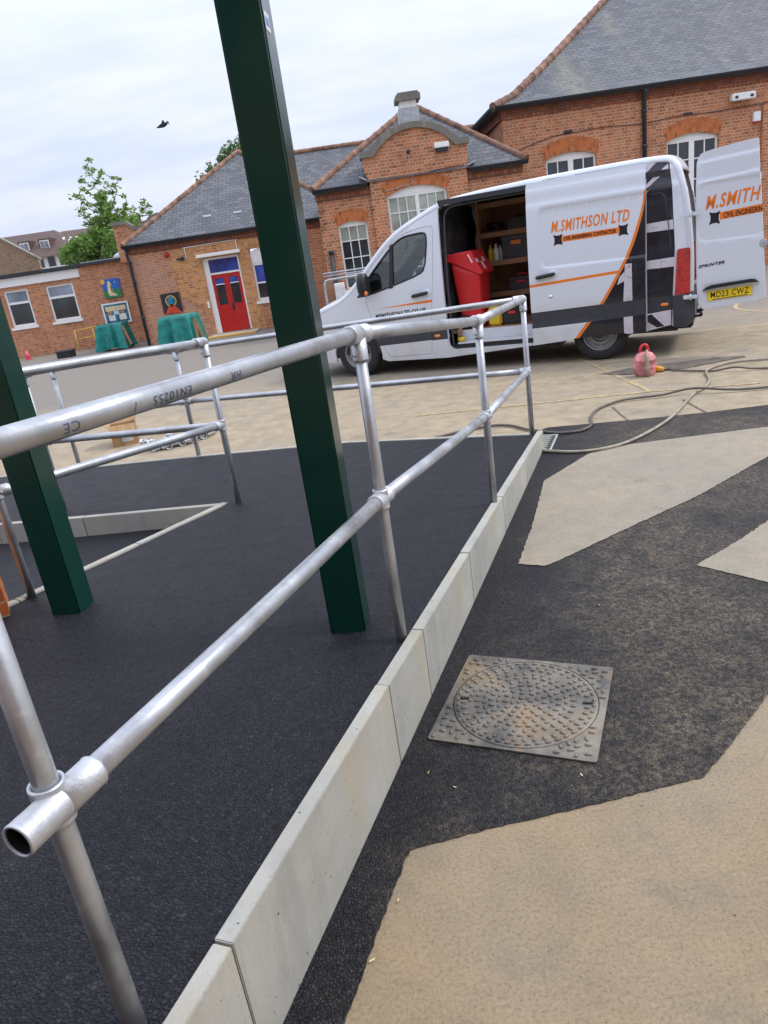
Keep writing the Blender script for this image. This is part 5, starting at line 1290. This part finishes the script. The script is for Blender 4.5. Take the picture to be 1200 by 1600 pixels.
    m = MB(); m.box2((-4.75, Y-1.2, 0), (-3.15, Y, .05), 0, .01); m.box2((-4.70, Y-1.205, .012), (-3.2, Y-.9, .053)); o = m.build('door_step', ['kerb'], B)
    m = MB(); m.box2((-4.72, Y-1.21, .01), (-3.18, Y-1.10, .056)); m.build('step_edge', 'yel_p', B)
    # side window with arched white board
    w = window(B, -3.05, -2.15, .88, 2.05, Y, 2, 1, (1.44,), 0, .07, .05, 1, .08, True, .07, blindm='pane_blue')
    m = MB(); m.prism([(-3.05, 2.05), (-2.15, 2.05)]+arc_over(-3.05, -2.15, 2.38, .12)[::-1], lambda u, v, q: Vector((u, Y+.06+q, v)), 0, .05); m.build('window_board', 'whitepaint', B)
    m = MB(); m.sphere((-5.64, Y-.05, 2.68), .085, seg=14); m.build('alarm_bell', 'red_door', B)
    m = MB(); m.box((-5.18, Y-.07, 2.50), (.12, .12, .10), 0, .02); m.box((-5.30, Y-.06, 2.50), (.14, .05, .05), 0, .01); m.build('door_camera', 'black', B)
    cable_run(B, [(-5.05, Y-.02, 2.45), (-5.05, Y-.02, 2.78), (-4.97, Y-.02, 2.81), (-3.46, Y-.02, 2.83), (-3.41, Y-.02, 2.80), (-3.41, Y-.02, 2.52)], .016, 'whitepaint', 'conduit')
    m = MB(); m.box((-2.60, Y-.01, .36), (.22, .02, .58)); m.build('sign_board', 'tarp', B)
    m = MB(); m.box((-4.66, Y-.03, 1.0), (.07, .06, .22), 0, .01); m.build('door_entry_box', 'whitepaint', B)
    return B
entrance_block()
def picture(name, label, cat, x0, x1, z0, z1, Y, back, shapes):
    t = thing(name, label, cat, ((x0+x1)/2, Y, z0))
    m = MB(); m.box2((x0, Y-.03, z0), (x1, Y, z1)); m.build('board', back, t)
    for nm, mat, poly in shapes:
        m = MB(); m.prism([(x0+u*(x1-x0), z0+v*(z1-z0)) for u, v in poly], lambda u, v, q: Vector((u, Y-.03-q, v)), 0, {'ground': .002}.get(nm, .004)); m.build(nm, mat, t)
    return t
circ = lambda cx, cy, r, n=18: [(cx+r*cos(2*pi*i/n), cy+r*sin(2*pi*i/n)) for i in range(n)]
ring = lambda cx, cy, r0, r1, n=28: [(cx+r1*cos(2*pi*i/n), cy+r1*sin(2*pi*i/n)) for i in range(n+1)]+[(cx+r0*cos(-2*pi*i/n), cy+r0*sin(-2*pi*i/n)) for i in range(n+1)]
picture('painted_board', 'black painting of a planet and red mountain left of the red doors', 'painting', -6.14, -5.53, .92, 1.53, 24.37, 'boardblack',
        [('planet', 'globe', circ(.50, .60, .23)), ('halo', 'yel_p', ring(.50, .60, .25, .29)), ('mountain', 'red_p', [(.08, 0), (.92, 0), (.62, .38), (.48, .46), (.36, .36)])])
def annexe():
    Y = 27.5; B = thing('flat_roof_annexe', 'low flat roofed brick annexe with white framed windows at the left', 'building', (-11, Y, 0))
    w1 = (-12.45, -11.58, 1.09, 2.38); w2 = (-10.93, -9.93, 1.09, 2.36); w0 = (-14.2, -13.2, 1.09, 2.38)
    rect = lambda w: [(w[0], w[2]), (w[1], w[2]), (w[1], w[3]), (w[0], w[3])]
    facade(B, [(-18, 0), (-9.5, 0), (-9.5, 2.92), (-18, 2.92)], Y, [rect(w) for w in (w0, w1, w2)], step=1.5)
    facade(B, [(-9.56, 0), (-6.7, 0), (-6.7, 2.90), (-9.56, 2.90)], Y-.12, t=.3)
    for w in (w0, w1, w2): window(B, *w[:2], *w[2:], Y, 1, 1, (1.93,), 0, .07, .08, 1, .05, True, blindm='pane_grey')
    m = MB(); m.box2((-18, Y-.06, 2.50), (-9.50, Y+.02, 2.80), 0, .005); m.build('fascia_board', 'whitepaint', B)
    m = MB(); m.box2((-18, Y-.18, 2.82), (-9.45, 33, 2.93)); m.box2((-9.45, Y-.28, 2.84), (-6.6, 33, 2.93)); m.build('flat_roof', 'black', B)
    m = MB(); m.box2((-9.4, Y-.22, 2.932), (-6.9, 32.5, 2.96)); m.build('roof_sheet', 'lead', B)
    m = MB(); m.sphere((0, 0, 0), 1, seg=16, fn=lambda p: Vector((-8.0+p.x*.50, Y+.8+p.y*.5, 2.96+max(0, p.z)*.24))); m.build('roof_dome', 'lead', B)
    pipe(B, [(-6.95, Y-.2, 2.86), (-6.98, Y-.2, 2.6), (-7.1, Y-.18, 2.4), (-7.1, Y-.18, 0)], .06)
annexe()
picture('painted_board', 'blue and green painting of a pale bird, high on the annexe wall', 'painting', -8.84, -8.22, 1.64, 2.29, 27.35, 'skyblue',
        [('ground', 'grass_p', [(0, 0), (1, 0), (1, .42), (.55, .46), (0, .40)]), ('body', 'cream', [(.28, .12), (.72, .08), (.74, .16), (.56, .22), (.52, .5), (.5, .78), (.42, .90), (.33, .86), (.28, .62), (.24, .3)]), ('belly', 'boardblack', [(.45, .25), (.52, .3), (.5, .62), (.44, .66), (.46, .45)]), ('sun', 'yel_p', circ(.06, .88, .13)), ('star', 'cream', circ(.75, .80, .035))])
picture('notice_board', 'white framed notice board with papers below the bird painting', 'notice board', -9.06, -8.10, .73, 1.47, 27.35, 'whitepaint',
        [('backing', 'globe', [(.06, .07), (.94, .07), (.94, .93), (.06, .93)])])
def board_papers():
    t = bpy.data.objects['notice_board']
    for u0, u1, v0, v1, mat in ((.12, .88, .62, .84, 'cream'), (.18, .42, .16, .42, 'bottlewhite'), (.58, .84, .16, .44, 'bottlewhite'), (.40, .60, .44, .60, 'sticker'), (.18, .32, .42, .62, 'card'), (.66, .80, .44, .64, 'card')):
        m = MB(); m.box2((-9.06+u0*.96, 27.309, .73+v0*.74), (-9.06+u1*.96, 27.315, .73+v1*.74)); m.build('paper', mat, t)
board_papers()
def covered_table(c, w, d, h, label, rz, seed):
    t = thing('covered_table', label, 'table', (*c, 0), 'tables under green tarpaulins', rz)
    rnd = random.Random(seed); mb = MB(); n = 112; ph = [rnd.uniform(0, 6.28) for _ in range(6)]
    def per(f):
        p = f*2*(w+d)
        if p < w: return -w/2+p, -d/2
        p -= w
        if p < d: return w/2, -d/2+p
        p -= d
        if p < w: return w/2-p, d/2
        p -= w; return -w/2, d/2-p
    rows = []
    for k in range(9):
        f = k/8; r = []
        for j in range(n):
            x, y = per(j/n); q = 2*pi*j/n
            fold = .075*f**.7*(sin(9*q+ph[0])+.6*sin(17*q+ph[1])+.5*sin(5*q+ph[2])); g = 1+.10*f
            hem = .06*sin(4*q+ph[3])+.10
            r.append(Vector((x*g+fold*(x/(w/2)), y*g+fold*(y/(d/2)), h-(h-.01-hem*.5)*f+.01*sin(3*q))))
        rows.append(r)
    top = [Vector((p.x*.5, p.y*.5, h+.012*rnd.uniform(-1, 1))) for p in rows[0]]
    V = mb.grid([[Vector((0, 0, h+.005))]*n, top]+rows, 0, True); bmesh.ops.remove_doubles(mb.bm, verts=mb.bm.verts[:], dist=1e-4)
    mb.build('tarpaulin', 'tarp', t, False)
    for x, y in ((w/2-.06, -d/2+.05), (-w/2+.06, -d/2+.05), (w/2-.06, d/2-.05), (-w/2+.06, d/2-.05)):
        m = MB(); m.box((x, y, h/2-.02), (.07, .07, h-.05)); m.build('leg', 'card', t, False)
    m = MB(); m.box((w/2+.05, -d/2-.03, h*.52), (.07, .04, h*.75), 0, 0, rot=Matrix.Rotation(-.25, 3, 'Y')); m.build('plank', 'timber', t, False)
covered_table((-4.98, 21.3), 1.02, .75, .93, 'teal tarpaulin covered table in front of the wall by the red doors', .05, 3)
covered_table((-8.02, 24.75), .90, .70, .85, 'table draped in a teal green tarpaulin below the notice board', .03, 8)

def sc(k): return (lambda x: x*k), (lambda z: 1.7+(z-1.7)*k)
def gabled_wing():
    k = .97; Y = 19.4; X, Z = sc(k); B = thing('gabled_wing', 'brick school wing with curved central gable, slate roof and grey vent stack', 'building', (X(2.1), Y, 0))
    w1 = (X(-.10), X(.66), Z(.98), Z(2.58), .07); w2 = (X(1.25), X(2.80), Z(.98), Z(3.10), .17); w3 = (X(3.70), X(4.45), Z(.98), Z(2.58), .07)
    hole = lambda w: arch_hole(w[0], w[1], w[2], w[3], w[4])
    ez = Z(3.42); yb = Y-.10
    facade(B, [(X(-.55), 0), (X(.86), 0), (X(.86), ez), (X(-.55), ez)], Y, [hole(w1)]); facade(B, [(X(3.37), 0), (X(4.80), 0), (X(4.80), ez), (X(3.37), ez)], Y, [hole(w3)])
    bay = [(X(.86), 0), (X(3.37), 0), (X(3.37), Z(3.62)), (X(3.41), Z(3.7)), (X(3.43), Z(4.06)), (X(3.12), Z(4.06))] + [(X(x), Z(z)) for x, z in arc_over(1.05, 3.12, 4.06, .52)[::-1][1:-1]] + [(X(1.05), Z(4.06)), (X(.76), Z(4.06)), (X(.78), Z(3.7)), (X(.86), Z(3.55))]
    facade(B, bay, yb, [hole((w2[0], w2[1], w2[2], w2[3], w2[4]))], t=.34)
    ai = arc_over(1.05, 3.12, 4.06, .52); ao = arc_over(.93, 3.24, 4.20, .52)
    cp = [(.70, 4.06)]+ai+[(3.48, 4.06), (3.48, 4.20)]+ao[::-1]+[(.70, 4.20)]
    mb = MB(); mb.prism([(X(x), Z(z)) for x, z in cp], lambda u, v, q: Vector((u, yb-.08+q, v)), 0, .50); mb.build('coping', 'coping', B)
    e0 = Vector((X(-.62), Y-.16, Z(3.50))); e1 = Vector((X(4.90), Y-.16, Z(3.50))); A = Vector((X(2.16)*1.13, 22.0, Z(3.50)+1.99)); A2 = A+Vector((0, 9, 0)); e2 = e0+Vector((0, 11.6, 0)); e3 = e1+Vector((0, 11.6, 0))
    mb = MB(); plane_uv(mb, [e0, e1, A]); plane_uv(mb, [e2, e0, A, A2]); plane_uv(mb, [e1, e3, A2, A]); mb.build('roof', 'slate', B, True, False)
    ridge(B, [e0, A]); ridge(B, [e1, A]); ridge(B, [A, A2])
    m = MB(); m.box2((X(-.55), Y, 0), (X(-.4), 30, ez)); m.build('side_wall', 'brick', B)
    for a, b in ((-.62, .80), (3.40, 4.92)):
        gutter(B, (X(a), Y-.22, Z(3.49)), (X(b), Y-.22, Z(3.49)))
        m = MB(); m.box2((X(max(a, -.57)), Y-.06, Z(3.22)), (X(min(b+.04, 4.82)), Y+.1, Z(3.42))); m.build('cornice', 'cornice', B)
    for x in (.70, 3.5):
        m = MB(); m.box((X(x), Y-.10, Z(3.60)), (.20, .16, .03), 0, 0, rot=Matrix.Rotation(.5 if x < 2 else -.4, 3, 'Y')); m.build('flashing', 'lead', B)
    window(B, *w1[:4], Y, 1, 3, (Z(1.36), Z(1.77), Z(2.19)), w1[4], .045, .024, 1, .08); window(B, *w3[:4], Y, 1, 3, (Z(1.36), Z(1.77), Z(2.19)), w3[4], .045, .024, 1, .08)
    window(B, *w2[:4], yb, 2, 3, (Z(1.4), Z(1.83), Z(2.26), Z(2.69)), w2[4], .05, .024, 2, .08)
    brick_arch(B, w1[0]-.02, w1[1]+.02, w1[3]+.01, .07, .29, Y); brick_arch(B, w3[0]-.02, w3[1]+.02, w3[3]+.01, .07, .29, Y); brick_arch(B, w2[0]-.02, w2[1]+.02, w2[3]+.01, .17, .27, yb, .10)
    # vent stack behind the gable
    x0, x1 = X(1.82), X(2.33); yv = Y+.55; kk = yv/20.
    f = lambda z: 1.7+(z-1.7)*kk
    m = MB(); m.box2((1.82*kk, yv, f(4.45)), (2.33*kk, yv+.5, f(5.06)), 0, .01); v = m.build('vent_stack', 'lead', B)
    m = MB(); m.box2((1.86*kk, yv+.04, f(5.06)), (2.28*kk, yv+.46, f(5.24)), 0, .01); m.build('vent_neck', 'whitepaint', v)
    m = MB(); cx = 2.08*kk; pl = [(cx-.31, f(5.22)), (cx+.31, f(5.22)), (cx+.31, f(5.33)), (cx+.24, f(5.40)), (cx-.24, f(5.40)), (cx-.31, f(5.33))]; m.prism(pl, lambda u, w, q: Vector((u, yv-.06+q, w)), 0, .62); m.build('vent_cap', 'coping', v)
    flood(B, (X(2.77), yb-.08, Z(4.10)), .36, .12, .15)
    m = MB(); m.box((X(1.93), yb-.05, Z(4.06)), (.09, .12, .08), 0, .02); m.build('sensor', 'black', B)
    cable_run(B, [(X(1.93), yb-.015, Z(4.0)), (X(1.94), yb-.015, Z(3.7)), (X(1.95), yb-.015, Z(3.36)), (X(1.7), yb-.02, Z(3.30)), (X(1.2), yb-.015, Z(3.23))], .008, 'lead')
    cable_run(B, [(X(.9), yb-.015, Z(3.52)), (X(1.3), yb-.015, Z(3.53)), (X(1.7), yb-.015, Z(3.52)), (X(2.2), yb-.015, Z(3.50)), (X(2.6), yb-.015, Z(3.56)), (X(3.3), yb-.015, Z(3.58))], .009)
    pipe(B, [(X(-.38), Y-.08, Z(2.02)), (X(-.38), Y-.08, 0)], .055, collars=[(X(-.38), Y-.08, Z(1.98))], name='waste_pipe')
    return B
gabled_wing()
def hall():
    k = 1.03; Y = 20.6; X, Z = sc(k); B = thing('hall_building', 'tall brick school hall with big lichened slate roof at the right', 'building', (X(8), Y, 0))
    w1 = (X(5.43), X(6.74), Z(1.0), Z(3.40), .13); w2 = (X(8.57), X(9.92), Z(1.0), Z(3.42), .13)
    x0, x1 = X(4.38), 16.5; ez = Z(4.72)
    facade(B, [(x0, 0), (x1, 0), (x1, ez), (x0, ez)], Y, [arch_hole(*w1), arch_hole(*w2)], step=1.5)
    m = MB(); m.grid([[Vector((x0, Y+.3, z)), Vector((x0+.35, 31, z))] for z in (0, ez)], 0, False, False)
    for f in m.bm.faces:
        for l in f.loops: l[m.uv].uv = (l.vert.co.y, l.vert.co.z)
    m.build('side_wall', 'brick', B)
    m = MB(); m.box2((x0-.06, Y-.10, Z(4.60)), (x1, Y+.1, Z(4.74))); m.box2((x0-.03, Y-.05, Z(4.47)), (x1, Y+.1, Z(4.60))); m.build('cornice', 'cornice', B)
    m = MB(); m.box2((x0-.06, Y+.1, Z(4.47)), (x0+.1, Y+9, Z(4.74))); m.build('cornice', 'cornice', B)
    prof = [(-.2, Z(4.74)), (.49, 5.12), (1.47, 5.80), (2.51, 6.55), (4.41, 7.97), (7.0, 9.95)]
    ex = x0-.06; mb = MB()
    for (t0, z0), (t1, z1) in zip(prof, prof[1:]):
        plane_uv(mb, [(ex+t0, Y+t0, z0), (18, Y+t0, z0), (18, Y+t1, z1), (ex+t1, Y+t1, z1)]); plane_uv(mb, [(ex+t0, Y+t0, z0), (ex+t1, Y+t1, z1), (ex+t1, 36, z1), (ex+t0, 36, z0)])
    mb.build('roof', 'slate_l', B, True, False)
    ridge(B, [(ex+t, Y+t, z+.02) for t, z in prof], .10, .40)
    gutter(B, (ex-.15, Y-.26, Z(4.76)), (x1, Y-.26, Z(4.76)), .11); gutter(B, (ex-.22, Y+11, Z(4.76)), (ex-.22, Y-.2, Z(4.76)), .11)
    pipe(B, [(X(7.95), Y-.22, Z(4.72)), (X(7.95), Y-.20, Z(4.58)), (X(7.96), Y-.08, Z(4.45)), (X(7.96), Y-.08, 0)], .055, collars=[(X(7.96), Y-.08, Z(4.2)), (X(7.96), Y-.08, Z(3.4)), (X(7.96), Y-.08, Z(1.6))])
    for w in (w1, w2):
        window(B, *w[:4], Y, 2, 2, (Z(1.5), Z(1.98), Z(2.46), Z(2.95)), w[4], .055, .03, 0, .09, mull=.14); brick_arch(B, w[0]-.03, w[1]+.03, w[3]+.01, .14, .34, Y, .06)
    cable_run(B, [(X(4.72), Y-.02, Z(3.2)), (X(4.72), Y-.02, Z(3.70)), (X(4.8), Y-.02, Z(3.75)), (X(5.6), Y-.02, Z(3.93)), (X(6.2), Y-.02, Z(3.96)), (X(7.0), Y-.02, Z(3.98)), (X(7.9), Y-.02, Z(3.92)), (X(8.8), Y-.02, Z(3.98)), (X(9.8), Y-.02, Z(3.96)), (X(11.2), Y-.02, Z(3.99)), (15, Y-.02, Z(4.0))], .009)
    for x in (6.03, 9.1): m = MB(); m.box((X(x), Y-.03, Z(4.0)), (.22, .06, .05)); m.build('air_brick', 'black', B)
    m = MB(); m.box((X(10.46), Y-.10, Z(4.20)), (.62, .18, .17), 0, .02); fl = m.build('emergency_light', 'whitepaint', B)
    for dx in (-.20, .20): m = MB(); m.sphere((X(10.46)+dx, Y-.19, Z(4.19)), 1, 0, seg=12, fn=lambda p: Vector((X(10.46)+dx+p.x*.05, Y-.19+p.y*.025, Z(4.19)+p.z*.035))); m.build('lamp_lens', 'black', fl)
    m = MB(); m.box((X(10.86), Y-.05, Z(3.70)), (.19, .09, .23), 0, .012); al = m.build('alarm_box', 'whitepaint', B)
    m = MB(); m.box((X(10.86), Y-.05, Z(3.58)), (.17, .085, .03)); m.build('alarm_strobe', 'red_door', al)
    m = MB(); m.box2((X(11.0), Y-.11, 0), (X(11.5), Y, Z(3.95))); m.build('pilaster', 'brick', B)
hall()
def steps_rail():
    t = thing('step_handrail', 'galvanised handrail by the wall beyond the bonnet of the van', 'handrail', (-.5, 17.5, 0))
    for z in (1.50, 1.44): m = MB(); m.tube([(-.60, 17.5, z), (2.2, 17.5, z)], .02, 0, 10); m.build('rail', 'galv', t)
    m = MB(); m.tube(spline([(2.2, 17.45, 1.35), (0.5, 17.45, 1.35), (-.45, 17.45, 1.35), (-.57, 17.45, 1.28), (-.60, 17.45, 1.1), (-.60, 17.45, 0)], 4), .03, 0, 10); m.build('rail', 'galv', t)
    m = MB(); m.tube([(1.5, 17.5, 0), (1.5, 17.5, 1.5)], .022, 0, 10); m.build('post', 'galv', t)
    u = thing('utility_cabinet', 'white cabinet standing against the brick wall beyond the van bonnet', 'cabinet', (-.28, 18.6, 0))
    m = MB(); m.box2((-.40, 18.5, 0), (-.15, 18.9, 1.22), 0, .01); m.build('body', 'whitepaint', u)
    m = MB(); m.box2((-.38, 18.488, .06), (-.17, 18.499, 1.16)); m.build('door', 'bottlewhite', u)
    g = thing('wooden_gate', 'brown boarded gate beside the white cabinet beyond the van bonnet', 'gate', (-.52, 18.6, 0))
    for k in range(4): m = MB(); m.box2((-.64+k*.056, 18.6, .05), (-.59+k*.056, 18.63, 1.28)); m.build('board', 'ply', g)
steps_rail()
def barrier():
    t = thing('yellow_barrier', 'yellow metal hoop barrier by the annexe wall', 'barrier', (-9.6, 26.5, 0))
    for x in (-9.95, -9.30): m = MB(); m.tube([(x, 26.5, 0), (x, 26.5, .74)], .016, 0, 8); m.build('post', 'yellow', t)
    for z in (.72, .42): m = MB(); m.tube([(-9.95, 26.5, z), (-9.15, 26.5, z+.06)], .013, 0, 8); m.build('rail', 'yellow', t)
    c = thing('traffic_cone', 'tiny pink and white cone on the ground near the annexe wall', 'cone', (-11.68, 26.2, 0))
    m = MB(); m.profile((-11.68, 26.2, .02), (-11.68, 26.2, 1), [(0, .10), (.30, .025), (.30, 0)], 0, 14); m.build('cone', 'ppink', c)
    m = MB(); m.box((-11.68, 26.2, .012), (.26, .26, .024), 0, .006); m.build('base', 'ppink', c)
    o = thing('black_crate', 'black plastic crate on the ground left of the covered table', 'crate', (-9.6, 24.6, 0))
    m = MB(); m.box2((-9.95, 24.4, 0), (-9.45, 24.8, .22), 0, .015); m.build('body', 'plastic', o); m = MB(); m.box2((-9.98, 24.38, .20), (-9.42, 24.82, .24), 0, .01); m.build('rim', 'dgrey', o)
barrier()
# ------------------------------------------------------------------ houses beyond
def far_house():
    Y = 60; B = thing('far_house', 'far house with brown tiled roof and two dormers behind the trees', 'house', (-23, Y, 0))
    m = MB(); m.box2((-30, Y, 0), (-21.2, Y+9, 4.35)); m.build('wall', 'brick', B)
    m = MB(); m.box2((-25.2, Y-.06, 4.35), (-21.2, Y+8, 5.32)); m.build('upper_wall', 'whitepaint', B)
    for x in (-24.9, -23.9, -23.0, -22.1): m = MB(); m.box2((x, Y-.1, 4.5), (x+.55, Y-.05, 5.2)); m.build('window', 'pane', B)
    mb = MB(); a = (-31, Y-.6, 5.25); b = (-20.8, Y-.6, 5.25); c = (-20.8, Y+9, 5.25); d = (-31, Y+9, 5.25); r0 = (-29, Y+3.5, 7.35); r1 = (-23.2, Y+3.5, 7.35)
    plane_uv(mb, [a, b, r1, r0]); plane_uv(mb, [b, c, r1]); plane_uv(mb, [c, d, r0, r1]); plane_uv(mb, [d, a, r0]); mb.build('roof', 'browntile', B, True, False)
    mb = MB(); plane_uv(mb, [(-24, Y+1, 5.6), (-10, Y+3.5, 5.6), (-10, Y+6, 7.2), (-23.2, Y+5, 7.3)]); mb.build('wing_roof', 'browntile', B, True, False)
    for x in (-25.3, -23.7):
        m = MB(); m.box2((x, Y+.8, 5.75), (x+.95, Y+3.2, 6.62)); dm = m.build('dormer', 'browntile', B)
        m = MB(); m.box2((x+.12, Y+.74, 5.85), (x+.84, Y+.79, 6.5)); m.build('window_frame', 'whitepaint', dm)
        m = MB(); m.box2((x+.18, Y+.70, 5.98), (x+.45, Y+.73, 6.44)); m.box2((x+.51, Y+.70, 5.98), (x+.78, Y+.73, 6.44)); m.build('pane', 'pane_grey', dm)
    for k in range(3): m = MB(); m.box((-22.2+k*.35, Y+2.0+k*.5, 6.35), (.16, .9, .05), 0, 0, rot=Matrix.Rotation(.62, 3, 'X')); m.build('skylight', 'whitepaint', B)
far_house()
def gable_house():
    Y = 40; B = thing('gable_house', 'brown brick gable end cut off by the left edge, above the annexe roof', 'house', (-18, Y, 0))
    m = MB(); cdt_panel(m, [(-24, 0), (-15.85, 0), (-15.85, 4.02), (-17.43, 5.20), (-19.8, 6.95), (-24, 3.9)], lambda x, z: Vector((x, Y, z)), step=1.5); o = m.build('wall', 'brick_brown', B, True, False); thick(o, .3)
    m = MB(); m.tube([(-15.6, Y-.16, 3.95), (-19.8, Y-.16, 7.06), (-24, Y-.16, 3.98)], .07, 0, 6); m.build('verge', 'kerb', B)
gable_house()
def added_wall_behind():  # unseen block, added to shade and reflect in posts, rails and tarmac
    B = thing('added_shade_building', 'brick block added behind the camera, out of view, for shade and reflections', 'building', (-2.5, -3.2, 0))
    m = MB()
    m.face([(3.2, -3.2, 0), (-11, -3.2, 0), (-11, -3.2, 6.4), (3.2, -3.2, 6.4)], 0, [(0, 0), (14.2, 0), (14.2, 6.4), (0, 6.4)]); m.face([(3.2, -9, 0), (3.2, -3.2, 0), (3.2, -3.2, 6.4), (3.2, -9, 6.4)], 0, [(0, 0), (5.8, 0), (5.8, 6.4), (0, 6.4)])
    m.face([(3.2, -3.2, 6.4), (-11, -3.2, 6.4), (-11, -9, 6.4), (3.2, -9, 6.4)], 0); m.build('wall', 'brick', B)
    for x in (-9, -6.2, -3.4, -.6, 1.6):
        for z in (.9, 3.6): m = MB(); m.box2((x, -3.19, z), (x+1.3, -3.15, z+1.9)); m.build('window', 'pane', B)
added_wall_behind()
# ------------------------------------------------------------------ trees
def leaf_clump(mb, c, rad, n, size, rnd, squash=.8):
    for _ in range(n):
        d = Vector((rnd.gauss(0, 1), rnd.gauss(0, 1), rnd.gauss(0, 1)*squash)); d = d.normalized()*rad*rnd.random()**.55
        p = c+d; s = size*rnd.uniform(.6, 1.25)
        a = Vector((rnd.gauss(0, 1), rnd.gauss(0, 1), rnd.gauss(0, .6))).normalized(); b = a.cross(Vector((rnd.gauss(0, 1), rnd.gauss(0, 1), rnd.gauss(0, 1)))).normalized()
        mb.face([p-a*s, p-b*s*.55+a*s*.1, p+a*s, p+b*s*.55+a*s*.1], 0)
def tree(label, clusters, Y, base, trunk_top, mat, dense, lsize, seed, dz=1.4, crad=.26, cn=26):
    rnd = random.Random(seed); t = thing('tree', label, 'tree', (*base, 0))
    br = MB(); B0 = Vector((*base, 0)); T = Vector(trunk_top); nodes = [B0.lerp(T, .55), T]
    br.tube([B0, B0.lerp(T, .5), T], [.22, .17, .09], 0, 10)
    cr = MB(); pts = []
    for (x, z) in sorted(clusters, key=lambda q: q[1]):
        p = Vector((x*1.0, Y+rnd.uniform(-dz, dz)*.6, z)); p = Vector((p.x*p.y/Y, p.y, 1.7+(p.z-1.7)*p.y/Y)); pts.append(p)
        low = [q for q in nodes if q.z < p.z+.1]; q = min(low or nodes, key=lambda q: (q-p).length+ .0)
        mid = q.lerp(p, .5)+Vector((rnd.uniform(-.06, .06), rnd.uniform(-.06, .06), -.05)); br.tube([q, mid, p], [.022, .016, .008], 0, 5); nodes.append(p)
        leaf_clump(cr, p, crad*rnd.uniform(.6, 1.15), int(cn*rnd.uniform(.6, 1.3)), lsize, rnd)
    for (x, z), r in dense:
        for _ in range(3):
            p = Vector((x+rnd.uniform(-.15, .15), Y+rnd.uniform(-dz, dz), z)); p = Vector((p.x*p.y/Y, p.y, 1.7+(p.z-1.7)*p.y/Y))
            br.tube([T.lerp(B0, rnd.uniform(0, .3)), p], [.03, .008], 0, 5); leaf_clump(cr, p, r*rnd.uniform(.7, 1.1), 85, lsize, rnd)
    br.build('trunk', 'bark', t); cr.build('crown', mat, t, True, False)
T1 = [(-9.89, 7.03), (-10.11, 6.82), (-9.87, 6.67), (-9.51, 6.55), (-10.01, 6.53), (-9.6, 6.43), (-10.4, 6.32), (-9.07, 6.26), (-8.89, 6.19), (-10.06, 6.1), (-9.89, 6.16), (-9.73, 6.2), (-9.12, 5.99), (-10.5, 6.01), (-10.28, 5.92), (-9.7, 5.8), (-9.41, 5.8), (-10.04, 5.72), (-9.67, 5.64), (-10.91, 5.79), (-10.73, 5.76), (-10.53, 5.65), (-9.29, 5.72), (-8.83, 5.52), (-10.49, 5.42), (-10.18, 5.34), (-9.96, 5.38), (-9.7, 5.47), (-9.54, 5.32), (-10.82, 5.16), (-10.61, 5.23), (-8.84, 5.22), (-8.92, 5.07), (-8.64, 5.0), (-8.13, 5.18), (-7.99, 5.01), (-10.14, 5.1), (-9.72, 5.18), (-9.43, 5.2), (-9.25, 5.05), (-8.22, 4.94), (-7.95, 4.74), (-8.39, 4.7), (-8.15, 4.8), (-10.57, 4.94), (-10.02, 4.88), (-9.63, 4.97), (-9.32, 4.79), (-9.03, 4.78), (-8.63, 4.63), (-10.25, 4.71), (-9.86, 4.66), (-9.63, 4.7), (-9.36, 4.63), (-10.66, 4.67), (-10.44, 4.67), (-8.58, 4.42), (-7.96, 4.54), (-8.76, 4.41), (-10.58, 4.45), (-10.28, 4.85), (-9.88, 5.0), (-9.06, 4.92), (-9.34, 5.39), (-9.06, 5.88), (-9.43, 6.0)]
D1 = [(-11.81, 3.73), (-11.36, 4.01), (-10.96, 4.13), (-10.52, 4.14), (-10.11, 4.29), (-9.84, 4.22), (-11.82, 3.46), (-11.28, 3.66), (-10.77, 3.76), (-10.3, 3.87), (-9.94, 3.85), (-11.55, 3.35), (-11.06, 3.39), (-10.61, 3.39), (-10.18, 3.51), (-9.86, 3.57), (-11.05, 3.8), (-10.43, 3.65), (-11.59, 3.87), (-9.92, 3.37), (-10.77, 3.48), (-10.08, 4.01), (-10.38, 4.39), (-9.71, 4.4)]
tree('leggy light green tree with sparse top shoots, behind the annexe roof', T1, 33, (-9.7, 33), (-9.75, 33, 4.3), 'leaf', [(p, .36) for p in D1]+[(p, .30) for p in ((-9.7, 4.8), (-10.1, 4.7), (-9.4, 4.7), (-9.8, 5.2), (-9.9, 5.6), (-8.7, 4.6), (-9.1, 4.5))], .085, 2, 1.2, .18, 20)
T2 = [(-6.57, 6.63), (-6.08, 7.04), (-6.39, 6.4), (-5.53, 7.32), (-5.25, 7.58), (-4.95, 7.77), (-4.42, 7.99), (-4.2, 8.25), (-3.96, 7.84), (-4.87, 7.38), (-5.82, 6.77), (-3.89, 7.4), (-5.43, 7.07), (-4.59, 7.63), (-6.81, 6.43), (-3.3, 8.3), (-2.8, 7.9), (-3.4, 7.3)]
tree('grey green tree crown showing above the hipped slate roof beside the green post', T2, 40, (-4.2, 40), (-4.3, 40, 6.3), 'leaf_d', [((-4.3, 7.2), .7), ((-5.3, 6.8), .6), ((-3.6, 7.5), .7), ((-6.0, 6.5), .5), ((-4.8, 6.4), .7), ((-3.2, 6.8), .7), ((-4.5, 7.5), .5), ((-5.2, 7.2), .4), ((-4.1, 7.8), .4), ((-3.7, 7.9), .4), ((-5.7, 6.8), .4), ((-6.3, 6.4), .35)], .10, 6, 1.5, .42, 80)
